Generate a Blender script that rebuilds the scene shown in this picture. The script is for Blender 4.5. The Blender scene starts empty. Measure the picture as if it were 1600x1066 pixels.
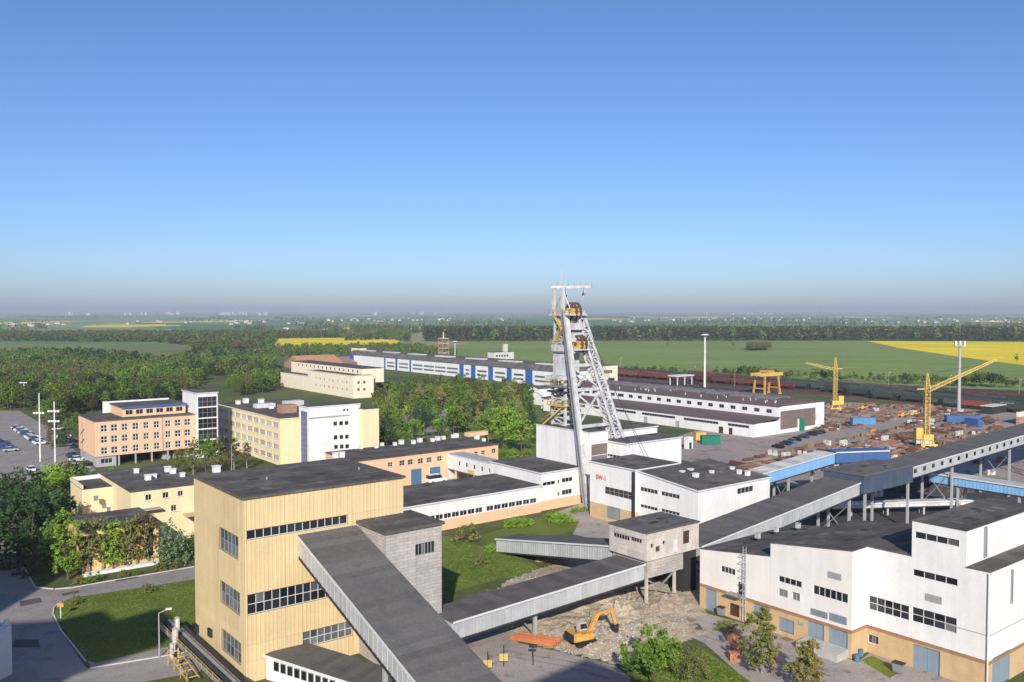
import bpy, bmesh, math, random
import numpy as np
from mathutils import Vector, Matrix
random.seed(7)
SC = bpy.context.scene
COL = SC.collection
# ---------------------------------------------------------------- camera, sky, sun, exposure
F, CX, CY, EYE, H = 1350.0, 800.0, 533.0, 486.0, 43.0       # focal length and principal point in photo pixels, eye level row, camera height
TH = math.atan((CY - EYE) / F)
cam = bpy.data.cameras.new('camera'); camo = bpy.data.objects.new('camera', cam); COL.objects.link(camo)
camo.location = (0, 0, H); camo.rotation_euler = (math.pi / 2 - TH, 0, 0)
cam.sensor_width = 36; cam.lens = F / 1600 * 36; cam.clip_start = 0.5; cam.clip_end = 90000
SC.camera = camo
SUN_EL, SUN_AZ = math.radians(27), math.radians(0.0)          # sun behind the camera, a little to the right
W = bpy.data.worlds.new('World'); SC.world = W; W.use_nodes = True
nt = W.node_tree; bg = nt.nodes['Background']
sky = nt.nodes.new('ShaderNodeTexSky'); sky.sky_type = 'NISHITA'; sky.sun_disc = False
sky.sun_elevation = SUN_EL; sky.sun_rotation = math.pi - SUN_AZ
sky.air_density = 0.9; sky.dust_density = 0.9; sky.ozone_density = 9.5; sky.altitude = 100
wb = nt.nodes.new('ShaderNodeMix'); wb.data_type = 'RGBA'; wb.blend_type = 'MULTIPLY'; wb.inputs[0].default_value = 1; wb.inputs[7].default_value = (1.20, 0.995, 0.94, 1)   # white balance
nt.links.new(sky.outputs['Color'], wb.inputs[6]); nt.links.new(wb.outputs[2], bg.inputs['Color']); bg.inputs['Strength'].default_value = 0.122
sl = bpy.data.lights.new('sun', 'SUN'); sl.energy = 4.4; sl.angle = math.radians(0.5); sl.color = (1, 0.95, 0.85)
so = bpy.data.objects.new('sun', sl); COL.objects.link(so); so.location = (20, -60, 120)
so.rotation_euler = (math.pi / 2 - SUN_EL, 0, SUN_AZ)
vs = SC.view_settings; vs.view_transform = 'Standard'; vs.look = 'None'; vs.exposure = 0.3; vs.gamma = 1.0; vs.use_curve_mapping = False
SC.render.engine = 'CYCLES'
SC.cycles.max_bounces = 5; SC.cycles.volume_bounces = 0; SC.cycles.transparent_max_bounces = 6
# ---------------------------------------------------------------- pixels to places
AZ = math.radians(52)                                        # all buildings stand on one grid: u runs right and away, v left and away
U = Vector((math.sin(AZ), math.cos(AZ), 0)); V = Vector((-math.cos(AZ), math.sin(AZ), 0)); GR = math.pi / 2 - AZ
ct, st_ = math.cos(TH), math.sin(TH)
def ray(px, py):
    a, b = (px - CX) / F, (CY - py) / F
    return Vector((a, ct + b * st_, -st_ + b * ct))
def site(px, py, z=0.0):
    d = ray(px, py); t = (z - H) / d.z
    return Vector((d.x * t, d.y * t, z))
def height(P, py):
    k = (CY - py) / F
    return H + P.y * (k * ct - st_) / (ct + k * st_)
def reach(P, D, px, z):
    q = (px - CX) / F; h = z - H
    return (q * (P.y * ct - h * st_) - P.x) / (D.x - q * D.y * ct)
def at_depth(px, py, y):
    d = ray(px, py); t = y / d.y
    return Vector((d.x * t, y, H + d.z * t))
# ---------------------------------------------------------------- materials
MATS = {}
def mat(name, col, rough=0.85, courses=None, var=0.12, scale=0.6, streak=0.0, bump=0.0, bscale=6.0, rnd=0.0, metal=0.0, spec=0.3, col2=None, c2scale=0.15, wear=0.5):
    if name in MATS: return MATS[name]
    m = bpy.data.materials.new(name); m.use_nodes = True; MATS[name] = m
    t = m.node_tree; N, L = t.nodes, t.links; p = N['Principled BSDF']
    p.inputs['Roughness'].default_value = rough; p.inputs['Metallic'].default_value = metal; p.inputs['Specular IOR Level'].default_value = spec
    tc = N.new('ShaderNodeTexCoord')
    def noise(sc, det=5, vec=None):
        n = N.new('ShaderNodeTexNoise'); n.inputs['Scale'].default_value = sc; n.inputs['Detail'].default_value = det; n.inputs['Roughness'].default_value = 0.62
        L.new(vec if vec else tc.outputs['Object'], n.inputs['Vector']); return n.outputs['Fac']
    def mul(a, b):
        x = N.new('ShaderNodeMix'); x.data_type = 'RGBA'; x.blend_type = 'MULTIPLY'; x.inputs[0].default_value = 1
        L.new(a, x.inputs[6]); L.new(b, x.inputs[7]); return x.outputs[2]
    def rng(fac, a, b, lo=0.3, hi=0.7):
        r = N.new('ShaderNodeMapRange'); r.inputs[1].default_value = lo; r.inputs[2].default_value = hi; r.inputs[3].default_value = a; r.inputs[4].default_value = b
        L.new(fac, r.inputs[0]); return r.outputs[0]
    base = N.new('ShaderNodeRGB'); base.outputs[0].default_value = (*col, 1); c = base.outputs[0]
    if col2:
        x = N.new('ShaderNodeMix'); x.data_type = 'RGBA'; L.new(rng(noise(c2scale, 6), 0, 1, wear - 0.12, wear + 0.12), x.inputs[0])
        L.new(c, x.inputs[6]); x.inputs[7].default_value = (*col2, 1); c = x.outputs[2]
    if var: c = mul(c, rng(noise(scale), 1 - var, 1 + var)); c = mul(c, rng(noise(scale * 9, 3), 1 - var * .5, 1 + var * .5))
    if streak:
        mp = N.new('ShaderNodeMapping'); mp.inputs['Scale'].default_value = (0.9, 0.9, 0.05); L.new(tc.outputs['Object'], mp.inputs[0])
        c = mul(c, rng(noise(1.0, 7, mp.outputs[0]), 1 - streak, 1.03, 0.28, 0.68))
    if courses:
        sx = N.new('ShaderNodeSeparateXYZ'); L.new(tc.outputs['Object'], sx.inputs[0]); ad = N.new('ShaderNodeMath'); L.new(sx.outputs[0], ad.inputs[0]); L.new(sx.outputs[1], ad.inputs[1])
        cb = N.new('ShaderNodeCombineXYZ'); L.new(ad.outputs[0], cb.inputs[0]); L.new(sx.outputs[2], cb.inputs[1])
        bt = N.new('ShaderNodeTexBrick'); bt.inputs['Scale'].default_value = 1; bt.inputs['Brick Width'].default_value = courses[0]; bt.inputs['Row Height'].default_value = courses[1]; bt.inputs['Mortar Size'].default_value = 0.03
        bt.inputs['Color1'].default_value = (1.08, 1.06, 1.05, 1); bt.inputs['Color2'].default_value = (.86, .87, .88, 1); bt.inputs['Mortar'].default_value = (.68, .66, .64, 1); L.new(cb.outputs[0], bt.inputs['Vector']); c = mul(c, bt.outputs['Color'])
    if rnd:
        oi = N.new('ShaderNodeObjectInfo'); c = mul(c, rng(oi.outputs['Random'], 1 - rnd, 1 + rnd, 0, 1))
    L.new(c, p.inputs['Base Color'])
    if bump:
        b = N.new('ShaderNodeBump'); b.inputs['Strength'].default_value = bump; b.inputs['Distance'].default_value = 0.05
        L.new(noise(bscale, 4), b.inputs['Height']); L.new(b.outputs[0], p.inputs['Normal'])
    return m
def leafmat(name, c1, c2, trans=0.35, rnd=0.22):
    m = bpy.data.materials.new(name); m.use_nodes = True; MATS[name] = m
    t = m.node_tree; N, L = t.nodes, t.links; p = N['Principled BSDF']; out = N['Material Output']
    tc = N.new('ShaderNodeTexCoord'); n = N.new('ShaderNodeTexNoise'); n.inputs['Scale'].default_value = 0.55; n.inputs['Detail'].default_value = 3
    L.new(tc.outputs['Object'], n.inputs['Vector'])
    g = N.new('ShaderNodeNewGeometry')
    ad = N.new('ShaderNodeMath'); ad.operation = 'MULTIPLY_ADD'; ad.inputs[1].default_value = 0.55
    L.new(g.outputs['Random Per Island'], ad.inputs[0])
    r = N.new('ShaderNodeMapRange'); r.inputs[1].default_value = 0.3; r.inputs[2].default_value = 0.7; r.inputs[3].default_value = -0.1; r.inputs[4].default_value = 0.55
    L.new(n.outputs['Fac'], r.inputs[0]); L.new(r.outputs[0], ad.inputs[2])
    x = N.new('ShaderNodeMix'); x.data_type = 'RGBA'; L.new(ad.outputs[0], x.inputs[0]); x.inputs[6].default_value = (*c1, 1); x.inputs[7].default_value = (*c2, 1)
    oi = N.new('ShaderNodeObjectInfo'); rr = N.new('ShaderNodeMapRange'); rr.inputs[3].default_value = 1 - rnd; rr.inputs[4].default_value = 1 + rnd; L.new(oi.outputs['Random'], rr.inputs[0])
    y = N.new('ShaderNodeMix'); y.data_type = 'RGBA'; y.blend_type = 'MULTIPLY'; y.inputs[0].default_value = 1; L.new(x.outputs[2], y.inputs[6]); L.new(rr.outputs[0], y.inputs[7])
    L.new(y.outputs[2], p.inputs['Base Color']); p.inputs['Roughness'].default_value = 0.7; p.inputs['Specular IOR Level'].default_value = 0.2
    tr = N.new('ShaderNodeBsdfTranslucent'); L.new(y.outputs[2], tr.inputs['Color'])
    ms = N.new('ShaderNodeMixShader'); ms.inputs[0].default_value = trans; L.new(p.outputs[0], ms.inputs[1]); L.new(tr.outputs[0], ms.inputs[2]); L.new(ms.outputs[0], out.inputs[0])
    return m
WHITE = mat('white_render', (0.76, 0.745, 0.72), var=0.06, streak=0.10, bump=0.1, scale=0.25)
CREAMW = mat('cream_render', (0.77, 0.72, 0.67), var=0.05, streak=0.08, bump=0.1, scale=0.25)
TAN = mat('tan_plinth', (0.58, 0.40, 0.22), var=0.10, streak=0.12, bump=0.1)
BROWNS = mat('brown_band', (0.33, 0.18, 0.10), var=0.1)
YEL = mat('yellow_cladding', (0.68, 0.52, 0.285), rough=0.75, var=0.06, streak=0.10, rnd=0.04, scale=0.3)
YELP = mat('yellow_cladding_seam', (0.30, 0.22, 0.10), rough=0.7)
PEACH = mat('peach_render', (0.78, 0.49, 0.30), var=0.06, streak=0.10, bump=0.1)
OCHRE = mat('pale_yellow_render', (0.80, 0.66, 0.40), var=0.06, streak=0.08, bump=0.1)
BEIGE = mat('beige_render', (0.80, 0.70, 0.52), var=0.06, streak=0.08)
ORANGEY = mat('yellow_orange_render', (0.78, 0.52, 0.20), var=0.06, streak=0.1)
BITU = mat('roof_bitumen', (0.098, 0.090, 0.082), rough=0.95, spec=0.08, var=0.26, scale=0.2, bump=0.15, bscale=3, rnd=0.16, col2=(0.145, 0.132, 0.120), c2scale=0.3, wear=0.56)
BITG = mat('gallery_bitumen', (0.150, 0.140, 0.130), rough=0.95, spec=0.08, var=0.25, scale=0.35, bump=0.2, bscale=3, rnd=0.12, col2=(0.085, 0.083, 0.082), c2scale=0.35, wear=0.55)
BROOF = mat('brown_roof', (0.135, 0.095, 0.088), rough=0.8, var=0.2, scale=0.08, rnd=0.05)
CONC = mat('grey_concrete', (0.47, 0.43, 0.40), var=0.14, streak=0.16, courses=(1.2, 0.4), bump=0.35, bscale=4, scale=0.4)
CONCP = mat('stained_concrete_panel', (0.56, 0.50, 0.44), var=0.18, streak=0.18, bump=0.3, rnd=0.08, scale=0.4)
GALV = mat('grey_cladding', (0.50, 0.51, 0.51), rough=0.5, var=0.10, streak=0.18, metal=0.15, rnd=0.06)
GALSHADE = mat('painted_shade_cladding', (0.07, 0.095, 0.14), rough=0.6, var=0.15, streak=0.2)  # cast shade on the junction house put into the colour
STEELW = mat('white_paint_steel', (0.58, 0.58, 0.58), rough=0.6, var=0.14, streak=0.2, col2=(0.36, 0.30, 0.26), c2scale=0.8, wear=0.6)
STEELG = mat('grey_steel', (0.30, 0.31, 0.32), rough=0.55, var=0.12, metal=0.3)
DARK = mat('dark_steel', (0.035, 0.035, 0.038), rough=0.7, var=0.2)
SHEAVE = mat('sheave_rust', (0.14, 0.075, 0.055), rough=0.7, var=0.2)
YSTEEL = mat('yellow_paint_steel', (0.66, 0.45, 0.11), rough=0.5, var=0.12, streak=0.15, rnd=0.05)
OCST = mat('ochre_rail', (0.55, 0.38, 0.10), rough=0.6, var=0.15)
ORST = mat('orange_paint', (0.60, 0.30, 0.06), rough=0.6, var=0.25, scale=1.5, col2=(0.38, 0.25, 0.12), c2scale=1.2, wear=0.62)
ORBR = mat('orange_red_steel', (0.46, 0.16, 0.07), rough=0.6, var=0.15)
BLUEP = mat('blue_panel', (0.035, 0.12, 0.36), rough=0.5, var=0.08)
BLUEL = mat('light_blue_cladding', (0.22, 0.44, 0.70), rough=0.5, var=0.06, streak=0.1)
BLUEM = mat('mid_blue_cladding', (0.05, 0.12, 0.29), rough=0.55, var=0.08)
BLUED = mat('blue_grey_door', (0.24, 0.30, 0.35), rough=0.5, var=0.06, streak=0.1)
BLUEG = mat('blue_gate', (0.07, 0.17, 0.30), rough=0.5, var=0.06)
GREEN = mat('green_gate', (0.01, 0.20, 0.10), rough=0.5, var=0.06)
BRDOOR = mat('brown_door', (0.07, 0.04, 0.03), rough=0.6)
FRAMEW = mat('window_frame_white', (0.62, 0.62, 0.62), rough=0.5, var=0.05)
FRAMEG = mat('window_frame_grey', (0.30, 0.30, 0.31), rough=0.6, var=0.05)
LOUV = mat('grey_louvre', (0.38, 0.38, 0.38), rough=0.6, var=0.05)
BRCLAD = mat('brown_hall_cladding', (0.20, 0.15, 0.125), rough=0.6, var=0.12, streak=0.2)
RUST = mat('rusty_steel', (0.20, 0.095, 0.065), rough=0.85, var=0.3, rnd=0.4, scale=2)
RUSTL = mat('pale_rust', (0.30, 0.175, 0.125), rough=0.85, var=0.3, rnd=0.4, scale=2)
WAGR = mat('wagon_red_brown', (0.19, 0.055, 0.04), rough=0.75, var=0.25, rnd=0.3, streak=0.2)
WAGG = mat('wagon_dark_green', (0.055, 0.07, 0.06), rough=0.75, var=0.25, rnd=0.35, streak=0.2)
TIMB = mat('old_timber', (0.26, 0.19, 0.12), rough=0.9, var=0.25, rnd=0.2)
PALE = mat('pale_goods', (0.55, 0.53, 0.49), rough=0.8, var=0.15, rnd=0.2)
BRICK = mat('brick_red', (0.42, 0.17, 0.10), rough=0.9, var=0.2, rnd=0.15, scale=3)
CLAY = mat('orange_roof_tile', (0.48, 0.23, 0.13), rough=0.85, var=0.2)
BARK = mat('bark', (0.10, 0.08, 0.06), rough=0.95, var=0.3, scale=2, bump=0.4)
BARKB = mat('birch_bark', (0.26, 0.24, 0.21), rough=0.9, var=0.4, scale=2.5)
TYRE = mat('tyre', (0.02, 0.02, 0.02), rough=0.9)
CARC = [mat('car_' + n, c, rough=0.3, var=0.0, spec=0.5) for n, c in (('white', (0.75, 0.75, 0.74)), ('silver', (0.42, 0.43, 0.44)), ('dark_blue', (0.03, 0.06, 0.16)), ('black', (0.02, 0.02, 0.022)), ('red', (0.30, 0.03, 0.03)), ('grey_blue', (0.12, 0.17, 0.24)))]
LAMPH = mat('lamp_head', (0.7, 0.7, 0.68), rough=0.4)
REDS = mat('red_lettering', (0.62, 0.06, 0.04), rough=0.6, var=0)
def glassmat(name, col, rough, rnd):
    m = mat(name, col, rough=rough, var=0.0, rnd=rnd, spec=0.6); return m
GLASS = glassmat('dark_glass', (0.022, 0.024, 0.03), 0.18, 0.6)
GLASSG = glassmat('grey_glass', (0.12, 0.125, 0.13), 0.3, 0.6)
GLASSP = glassmat('pale_glass', (0.34, 0.33, 0.31), 0.3, 0.35)
LEAF = dict(
    broad=leafmat('leaf_broad', (0.086, 0.168, 0.034), (0.267, 0.400, 0.060)),
    bright=leafmat('leaf_bright', (0.139, 0.264, 0.034), (0.399, 0.581, 0.065)),
    olive=leafmat('leaf_olive', (0.139, 0.163, 0.051), (0.333, 0.326, 0.096)),
    birch=leafmat('leaf_birch', (0.230, 0.209, 0.066), (0.532, 0.436, 0.131)),
    brown=leafmat('leaf_brown', (0.261, 0.145, 0.066), (0.507, 0.302, 0.121)),
    umber=leafmat('leaf_umber', (0.131, 0.099, 0.043), (0.257, 0.203, 0.085)),
    wbroad=leafmat('leaf_wbroad', (0.058, 0.114, 0.023), (0.182, 0.272, 0.041)),
    wolive=leafmat('leaf_wolive', (0.097, 0.114, 0.036), (0.233, 0.228, 0.067)),
    wbright=leafmat('leaf_wbright', (0.092, 0.174, 0.022), (0.263, 0.383, 0.043)),
    wumber=leafmat('leaf_wumber', (0.094, 0.071, 0.031), (0.185, 0.146, 0.061)),
    wpine=leafmat('leaf_wpine', (0.034, 0.053, 0.021), (0.088, 0.100, 0.038)),
    wdark=leafmat('leaf_wdark', (0.028, 0.065, 0.027), (0.073, 0.126, 0.042)),
    dark=leafmat('leaf_dark', (0.035, 0.081, 0.034), (0.091, 0.157, 0.052)),
    pine=leafmat('leaf_pine', (0.061, 0.096, 0.038), (0.160, 0.181, 0.069)),
    blue=leafmat('leaf_blue_green', (0.124, 0.209, 0.107), (0.293, 0.400, 0.181)))
# ---------------------------------------------------------------- mesh helpers
def link(o, parent=None):
    COL.objects.link(o)
    if parent is not None: o.parent = parent
    return o
def tag(o, label=None, cat=None, group=None, kind=None):
    if label: o['label'] = label
    if cat: o['category'] = cat
    if group: o['group'] = group
    if kind: o['kind'] = kind
    return o
def empty(name, loc, label, cat, rz=GR, group=None):
    o = bpy.data.objects.new(name, None); o.empty_display_size = 0.3; link(o); o.location = loc; o.rotation_euler = (0, 0, rz)
    return tag(o, label, cat, group)
def copy_tree(o, parent=None):
    c = o.copy(); COL.objects.link(c)
    if parent is not None: c.parent = parent
    for ch in list(o.children): copy_tree(ch, c)
    return c
class MB:
    def __init__(s): s.v = []; s.f = []; s.mi = []
    def add(s, vs, fs, mi=0):
        o = len(s.v); s.v += [tuple(p) for p in vs]; s.f += [tuple(o + i for i in f) for f in fs]; s.mi += [mi] * len(fs); return s
    def box(s, x0, x1, y0, y1, z0, z1, mi=0):
        if x0 > x1: x0, x1 = x1, x0
        if y0 > y1: y0, y1 = y1, y0
        if z0 > z1: z0, z1 = z1, z0
        return s.add([(x0, y0, z0), (x1, y0, z0), (x1, y1, z0), (x0, y1, z0), (x0, y0, z1), (x1, y0, z1), (x1, y1, z1), (x0, y1, z1)],
                     [(3, 2, 1, 0), (4, 5, 6, 7), (0, 1, 5, 4), (1, 2, 6, 5), (2, 3, 7, 6), (3, 0, 4, 7)], mi)
    def hexa(s, b, t, mi=0):
        return s.add(list(b) + list(t), [(3, 2, 1, 0), (4, 5, 6, 7), (0, 1, 5, 4), (1, 2, 6, 5), (2, 3, 7, 6), (3, 0, 4, 7)], mi)
    def beam(s, p, q, w, h=None, mi=0, up=(0, 0, 1)):
        h = h or w; p, q = Vector(p), Vector(q); d = (q - p).normalized(); up = Vector(up)
        if abs(d.dot(up)) > 0.98: up = Vector((0, 1, 0))
        a = d.cross(up).normalized() * w / 2; b = a.cross(d).normalized() * h / 2
        return s.hexa([p - a - b, p + a - b, p + a + b, p - a + b], [q - a - b, q + a - b, q + a + b, q - a + b], mi)
    def cyl(s, p, q, r0, r1=None, n=8, mi=0, caps=True):
        r1 = r0 if r1 is None else r1; p, q = Vector(p), Vector(q); d = (q - p).normalized()
        up = Vector((0, 0, 1)) if abs(d.z) < 0.9 else Vector((1, 0, 0))
        a = d.cross(up).normalized(); b = d.cross(a)
        ring = lambda c, r: [c + (a * math.cos(2 * math.pi * i / n) + b * math.sin(2 * math.pi * i / n)) * r for i in range(n)]
        fs = [(i, (i + 1) % n, n + (i + 1) % n, n + i) for i in range(n)]
        if caps: fs += [tuple(range(n - 1, -1, -1)), tuple(range(n, 2 * n))]
        return s.add(ring(p, r0) + ring(q, r1), fs, mi)
    def build(s, name, mats, parent=None, smooth=False):
        me = bpy.data.meshes.new(name); me.from_pydata(s.v, [], s.f)
        mats = mats if isinstance(mats, (list, tuple)) else [mats]
        for m in mats: me.materials.append(m)
        if len(mats) > 1: me.polygons.foreach_set('material_index', s.mi)
        if smooth: me.polygons.foreach_set('use_smooth', [True] * len(me.polygons))
        me.update(); bm = bmesh.new(); bm.from_mesh(me); bmesh.ops.recalc_face_normals(bm, faces=bm.faces); bm.to_mesh(me); bm.free()
        return link(bpy.data.objects.new(name, me), parent)
def np_mesh(name, verts, quads, m, parent=None):
    me = bpy.data.meshes.new(name); nv, nq = len(verts), len(quads); k = quads.shape[1]
    me.vertices.add(nv); me.vertices.foreach_set('co', verts.astype(np.float32).ravel())
    me.loops.add(nq * k); me.loops.foreach_set('vertex_index', quads.astype(np.int32).ravel())
    me.polygons.add(nq); me.polygons.foreach_set('loop_start', np.arange(0, nq * k, k, dtype=np.int32)); me.polygons.foreach_set('loop_total', np.full(nq, k, dtype=np.int32))
    me.materials.append(m); me.update(calc_edges=True); return me
def sheet(name, pts, z, m, label=None):
    mb = MB(); mb.add([(p.x, p.y, z) for p in pts], [tuple(range(len(pts)))])
    o = mb.build(name, m); 
    me = o.data
    if me.polygons[0].normal.z < 0: me.flip_normals()
    return tag(o, label, kind='structure')
def psheet(name, pix, z, m, label=None): return sheet(name, [site(*p) for p in pix], z, m, label)
def strip(name, pix, w, h, z, m, label=None):
    """a kerb along a line of pixels on the ground"""
    mb = MB(); P = [site(*p) for p in pix]
    for a, b in zip(P, P[1:]): mb.beam((a.x, a.y, z + h / 2), (b.x, b.y, z + h / 2), w, h)
    return tag(mb.build(name, m), label, kind='structure')
# ---------------------------------------------------------------- ground
def field_mat(name, c1, c2, scale=0.02, rowdir=None, var=0.15, c3=None):
    m = bpy.data.materials.new(name); m.use_nodes = True; t = m.node_tree; N, L = t.nodes, t.links; p = N['Principled BSDF']
    p.inputs['Roughness'].default_value = 0.95; p.inputs['Specular IOR Level'].default_value = 0.1
    tc = N.new('ShaderNodeTexCoord')
    def nz(s, d=6, vec=None):
        n = N.new('ShaderNodeTexNoise'); n.inputs['Scale'].default_value = s; n.inputs['Detail'].default_value = d; n.inputs['Roughness'].default_value = 0.65
        L.new(vec or tc.outputs['Object'], n.inputs['Vector']); return n.outputs['Fac']
    def mr(f, a, b, lo=0.35, hi=0.65):
        r = N.new('ShaderNodeMapRange'); r.inputs[1].default_value = lo; r.inputs[2].default_value = hi; r.inputs[3].default_value = a; r.inputs[4].default_value = b; L.new(f, r.inputs[0]); return r.outputs[0]
    def mix(f, a, b, mode='MIX'):
        x = N.new('ShaderNodeMix'); x.data_type = 'RGBA'; x.blend_type = mode
        if isinstance(f, float): x.inputs[0].default_value = f
        else: L.new(f, x.inputs[0])
        for s, v in ((6, a), (7, b)):
            if isinstance(v, tuple): x.inputs[s].default_value = (*v, 1)
            else: L.new(v, x.inputs[s])
        return x.outputs[2]
    c = mix(mr(nz(scale), 0, 1), c1, c2)
    if c3: c = mix(mr(nz(scale * 3.3), 0, 1, 0.55, 0.68), c, c3)
    c = mix(1.0, c, mr(nz(scale * 25, 4), 1 - var, 1 + var), 'MULTIPLY')
    if rowdir:
        mp = N.new('ShaderNodeMapping'); mp.inputs['Rotation'].default_value = (0, 0, rowdir); mp.inputs['Scale'].default_value = (0.006, 0.16, 1); L.new(tc.outputs['Object'], mp.inputs[0])
        c = mix(1.0, c, mr(nz(1.0, 4, mp.outputs[0]), 0.78, 1.18), 'MULTIPLY')
    L.new(c, p.inputs['Base Color']); return m, (N, L, p, tc, nz, mr, mix, c)
GRASS, _ = field_mat('lawn_grass', (0.120, 0.150, 0.024), (0.165, 0.200, 0.040), 0.12, var=0.25, c3=(0.12, 0.125, 0.04))
ROUGH, _ = field_mat('rough_grass', (0.065, 0.095, 0.028), (0.12, 0.13, 0.05), 0.10, var=0.25, c3=(0.18, 0.15, 0.09))
ASPH, _ = field_mat('worn_asphalt', (0.265, 0.235, 0.215), (0.32, 0.285, 0.265), 0.14, var=0.18, c3=(0.20, 0.178, 0.165))
PAVE, _ = field_mat('paving', (0.27, 0.25, 0.23), (0.33, 0.31, 0.29), 0.2, var=0.12)
DUST, _ = field_mat('dusty_paving', (0.32, 0.275, 0.24), (0.40, 0.35, 0.31), 0.15, var=0.16, c3=(0.23, 0.20, 0.18))
YARD, _ = field_mat('gravel_yard', (0.29, 0.24, 0.21), (0.37, 0.31, 0.27), 0.06, var=0.2, c3=(0.16, 0.12, 0.10))
EARTH, _ = field_mat('dug_earth', (0.36, 0.295, 0.21), (0.45, 0.375, 0.275), 0.18, var=0.22, c3=(0.27, 0.22, 0.155))
COAL, _ = field_mat('dark_ore_ground', (0.05, 0.048, 0.05), (0.10, 0.085, 0.08), 0.10, var=0.3)
KERB = mat('kerb_stone', (0.55, 0.53, 0.50), var=0.12)
CROP, _ = field_mat('green_crop', (0.185, 0.245, 0.064), (0.225, 0.290, 0.078), 0.006, rowdir=-0.75, var=0.1)
RAPE, _ = field_mat('rapeseed_bloom', (0.74, 0.57, 0.015), (0.86, 0.67, 0.025), 0.008, rowdir=-0.75, var=0.12)
MEAD, _ = field_mat('meadow', (0.150, 0.185, 0.058), (0.205, 0.240, 0.085), 0.01, rowdir=1.2, var=0.15)
# the wide ground: rough grass near by, a patchwork of far fields beyond
GM, (N, L, p, tc, nz, mr, mix, cnear) = field_mat('ground_and_far_fields', (0.075, 0.105, 0.032), (0.13, 0.145, 0.055), 0.03, var=0.2, c3=(0.15, 0.125, 0.08))
mp = N.new('ShaderNodeMapping'); mp.inputs['Rotation'].default_value = (0, 0, 0.75); mp.inputs['Scale'].default_value = (0.0034, 0.0013, 1); L.new(tc.outputs['Object'], mp.inputs[0])
vo = N.new('ShaderNodeTexVoronoi'); vo.distance = 'CHEBYCHEV'; vo.inputs['Scale'].default_value = 1.0; L.new(mp.outputs[0], vo.inputs['Vector'])
sp = N.new('ShaderNodeSeparateColor'); L.new(vo.outputs['Color'], sp.inputs[0])
cr = N.new('ShaderNodeValToRGB'); cr.color_ramp.interpolation = 'CONSTANT'
els = cr.color_ramp.elements
stops = [(0.0, (0.055, 0.10, 0.034)), (0.2, (0.095, 0.14, 0.052)), (0.36, (0.070, 0.118, 0.036)), (0.5, (0.16, 0.155, 0.075)), (0.6, (0.060, 0.11, 0.045)), (0.74, (0.11, 0.16, 0.06)), (0.88, (0.20, 0.17, 0.10)), (0.955, (0.42, 0.35, 0.03))]
for i, (q, c) in enumerate(stops):
    e = els[i] if i < 2 else els.new(q)
    e.position = q; e.color = (*c, 1)
L.new(sp.outputs[0], cr.inputs[0])
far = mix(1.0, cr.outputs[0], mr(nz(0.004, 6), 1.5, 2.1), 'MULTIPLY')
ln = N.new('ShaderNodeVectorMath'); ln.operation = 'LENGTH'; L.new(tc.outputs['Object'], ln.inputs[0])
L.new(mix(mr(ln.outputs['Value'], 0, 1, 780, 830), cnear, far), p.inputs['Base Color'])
R = 42000
gmb = MB(); ring = [0, 900, 2500, 7000, 18000, R]; n = 48
gmb.v = [(0, 0, 0)] + [(r * math.cos(2 * math.pi * i / n), r * math.sin(2 * math.pi * i / n), 0) for r in ring[1:] for i in range(n)]
gmb.f = [(0, 1 + i, 1 + (i + 1) % n) for i in range(n)] + [(1 + k * n + i, 1 + (k + 1) * n + i, 1 + (k + 1) * n + (i + 1) % n, 1 + k * n + (i + 1) % n) for k in range(len(ring) - 2) for i in range(n)]
gmb.mi = [0] * len(gmb.f)
g = tag(gmb.build('ground', GM), kind='structure')
if g.data.polygons[0].normal.z < 0: g.data.flip_normals()
# fields beyond the works
psheet('crop_field', [(640, 566), (735, 533.5), (1340, 532.5), (1990, 536), (2000, 622), (1500, 607), (960, 578), (720, 562)], 0.05, CROP, 'wide bright green crop field beyond the railway sidings')
psheet('rapeseed_field', [(1354, 533), (1990, 537), (1990, 608), (1700, 584), (1560, 566), (1480, 555), (1400, 543)], 0.10, RAPE, 'yellow flowering rapeseed field beyond the white floodlight mast')
psheet('rapeseed_field', [(424, 545), (436, 528.5), (560, 527.5), (622, 531.5), (628, 542)], 0.10, RAPE, 'yellow flowering rapeseed field behind the low trees and long hall')
psheet('rapeseed_field', [(600, 515.5), (612, 512), (700, 511.5), (712, 514.5)], 0.10, RAPE, 'thin far strip of yellow rapeseed above the pine wood')
psheet('rapeseed_field', [(530, 515), (538, 511.6), (566, 511.6), (566, 515)], 0.10, RAPE, 'tiny far patch of yellow rapeseed by the hazy woods')
psheet('rapeseed_field', [(1120, 516.5), (1120, 514), (1245, 515), (1245, 518)], 0.10, RAPE, 'thin far strip of yellow rapeseed behind the tall pine strip')
psheet('meadow', [(-300, 549), (-300, 536), (260, 537), (330, 543), (320, 556), (180, 556)], 0.05, MEAD, 'pale green meadow between the left wood and far trees')
psheet('meadow', [(-300, 520), (-300, 512), (240, 511.5), (250, 517), (80, 521)], 0.06, CROP, 'hazy green field beyond the far tree belt')
psheet('meadow', [(430, 519), (470, 510), (630, 509.5), (640, 516), (540, 520)], 0.06, MEAD, 'hazy pale field by the thin rapeseed strips')
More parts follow.
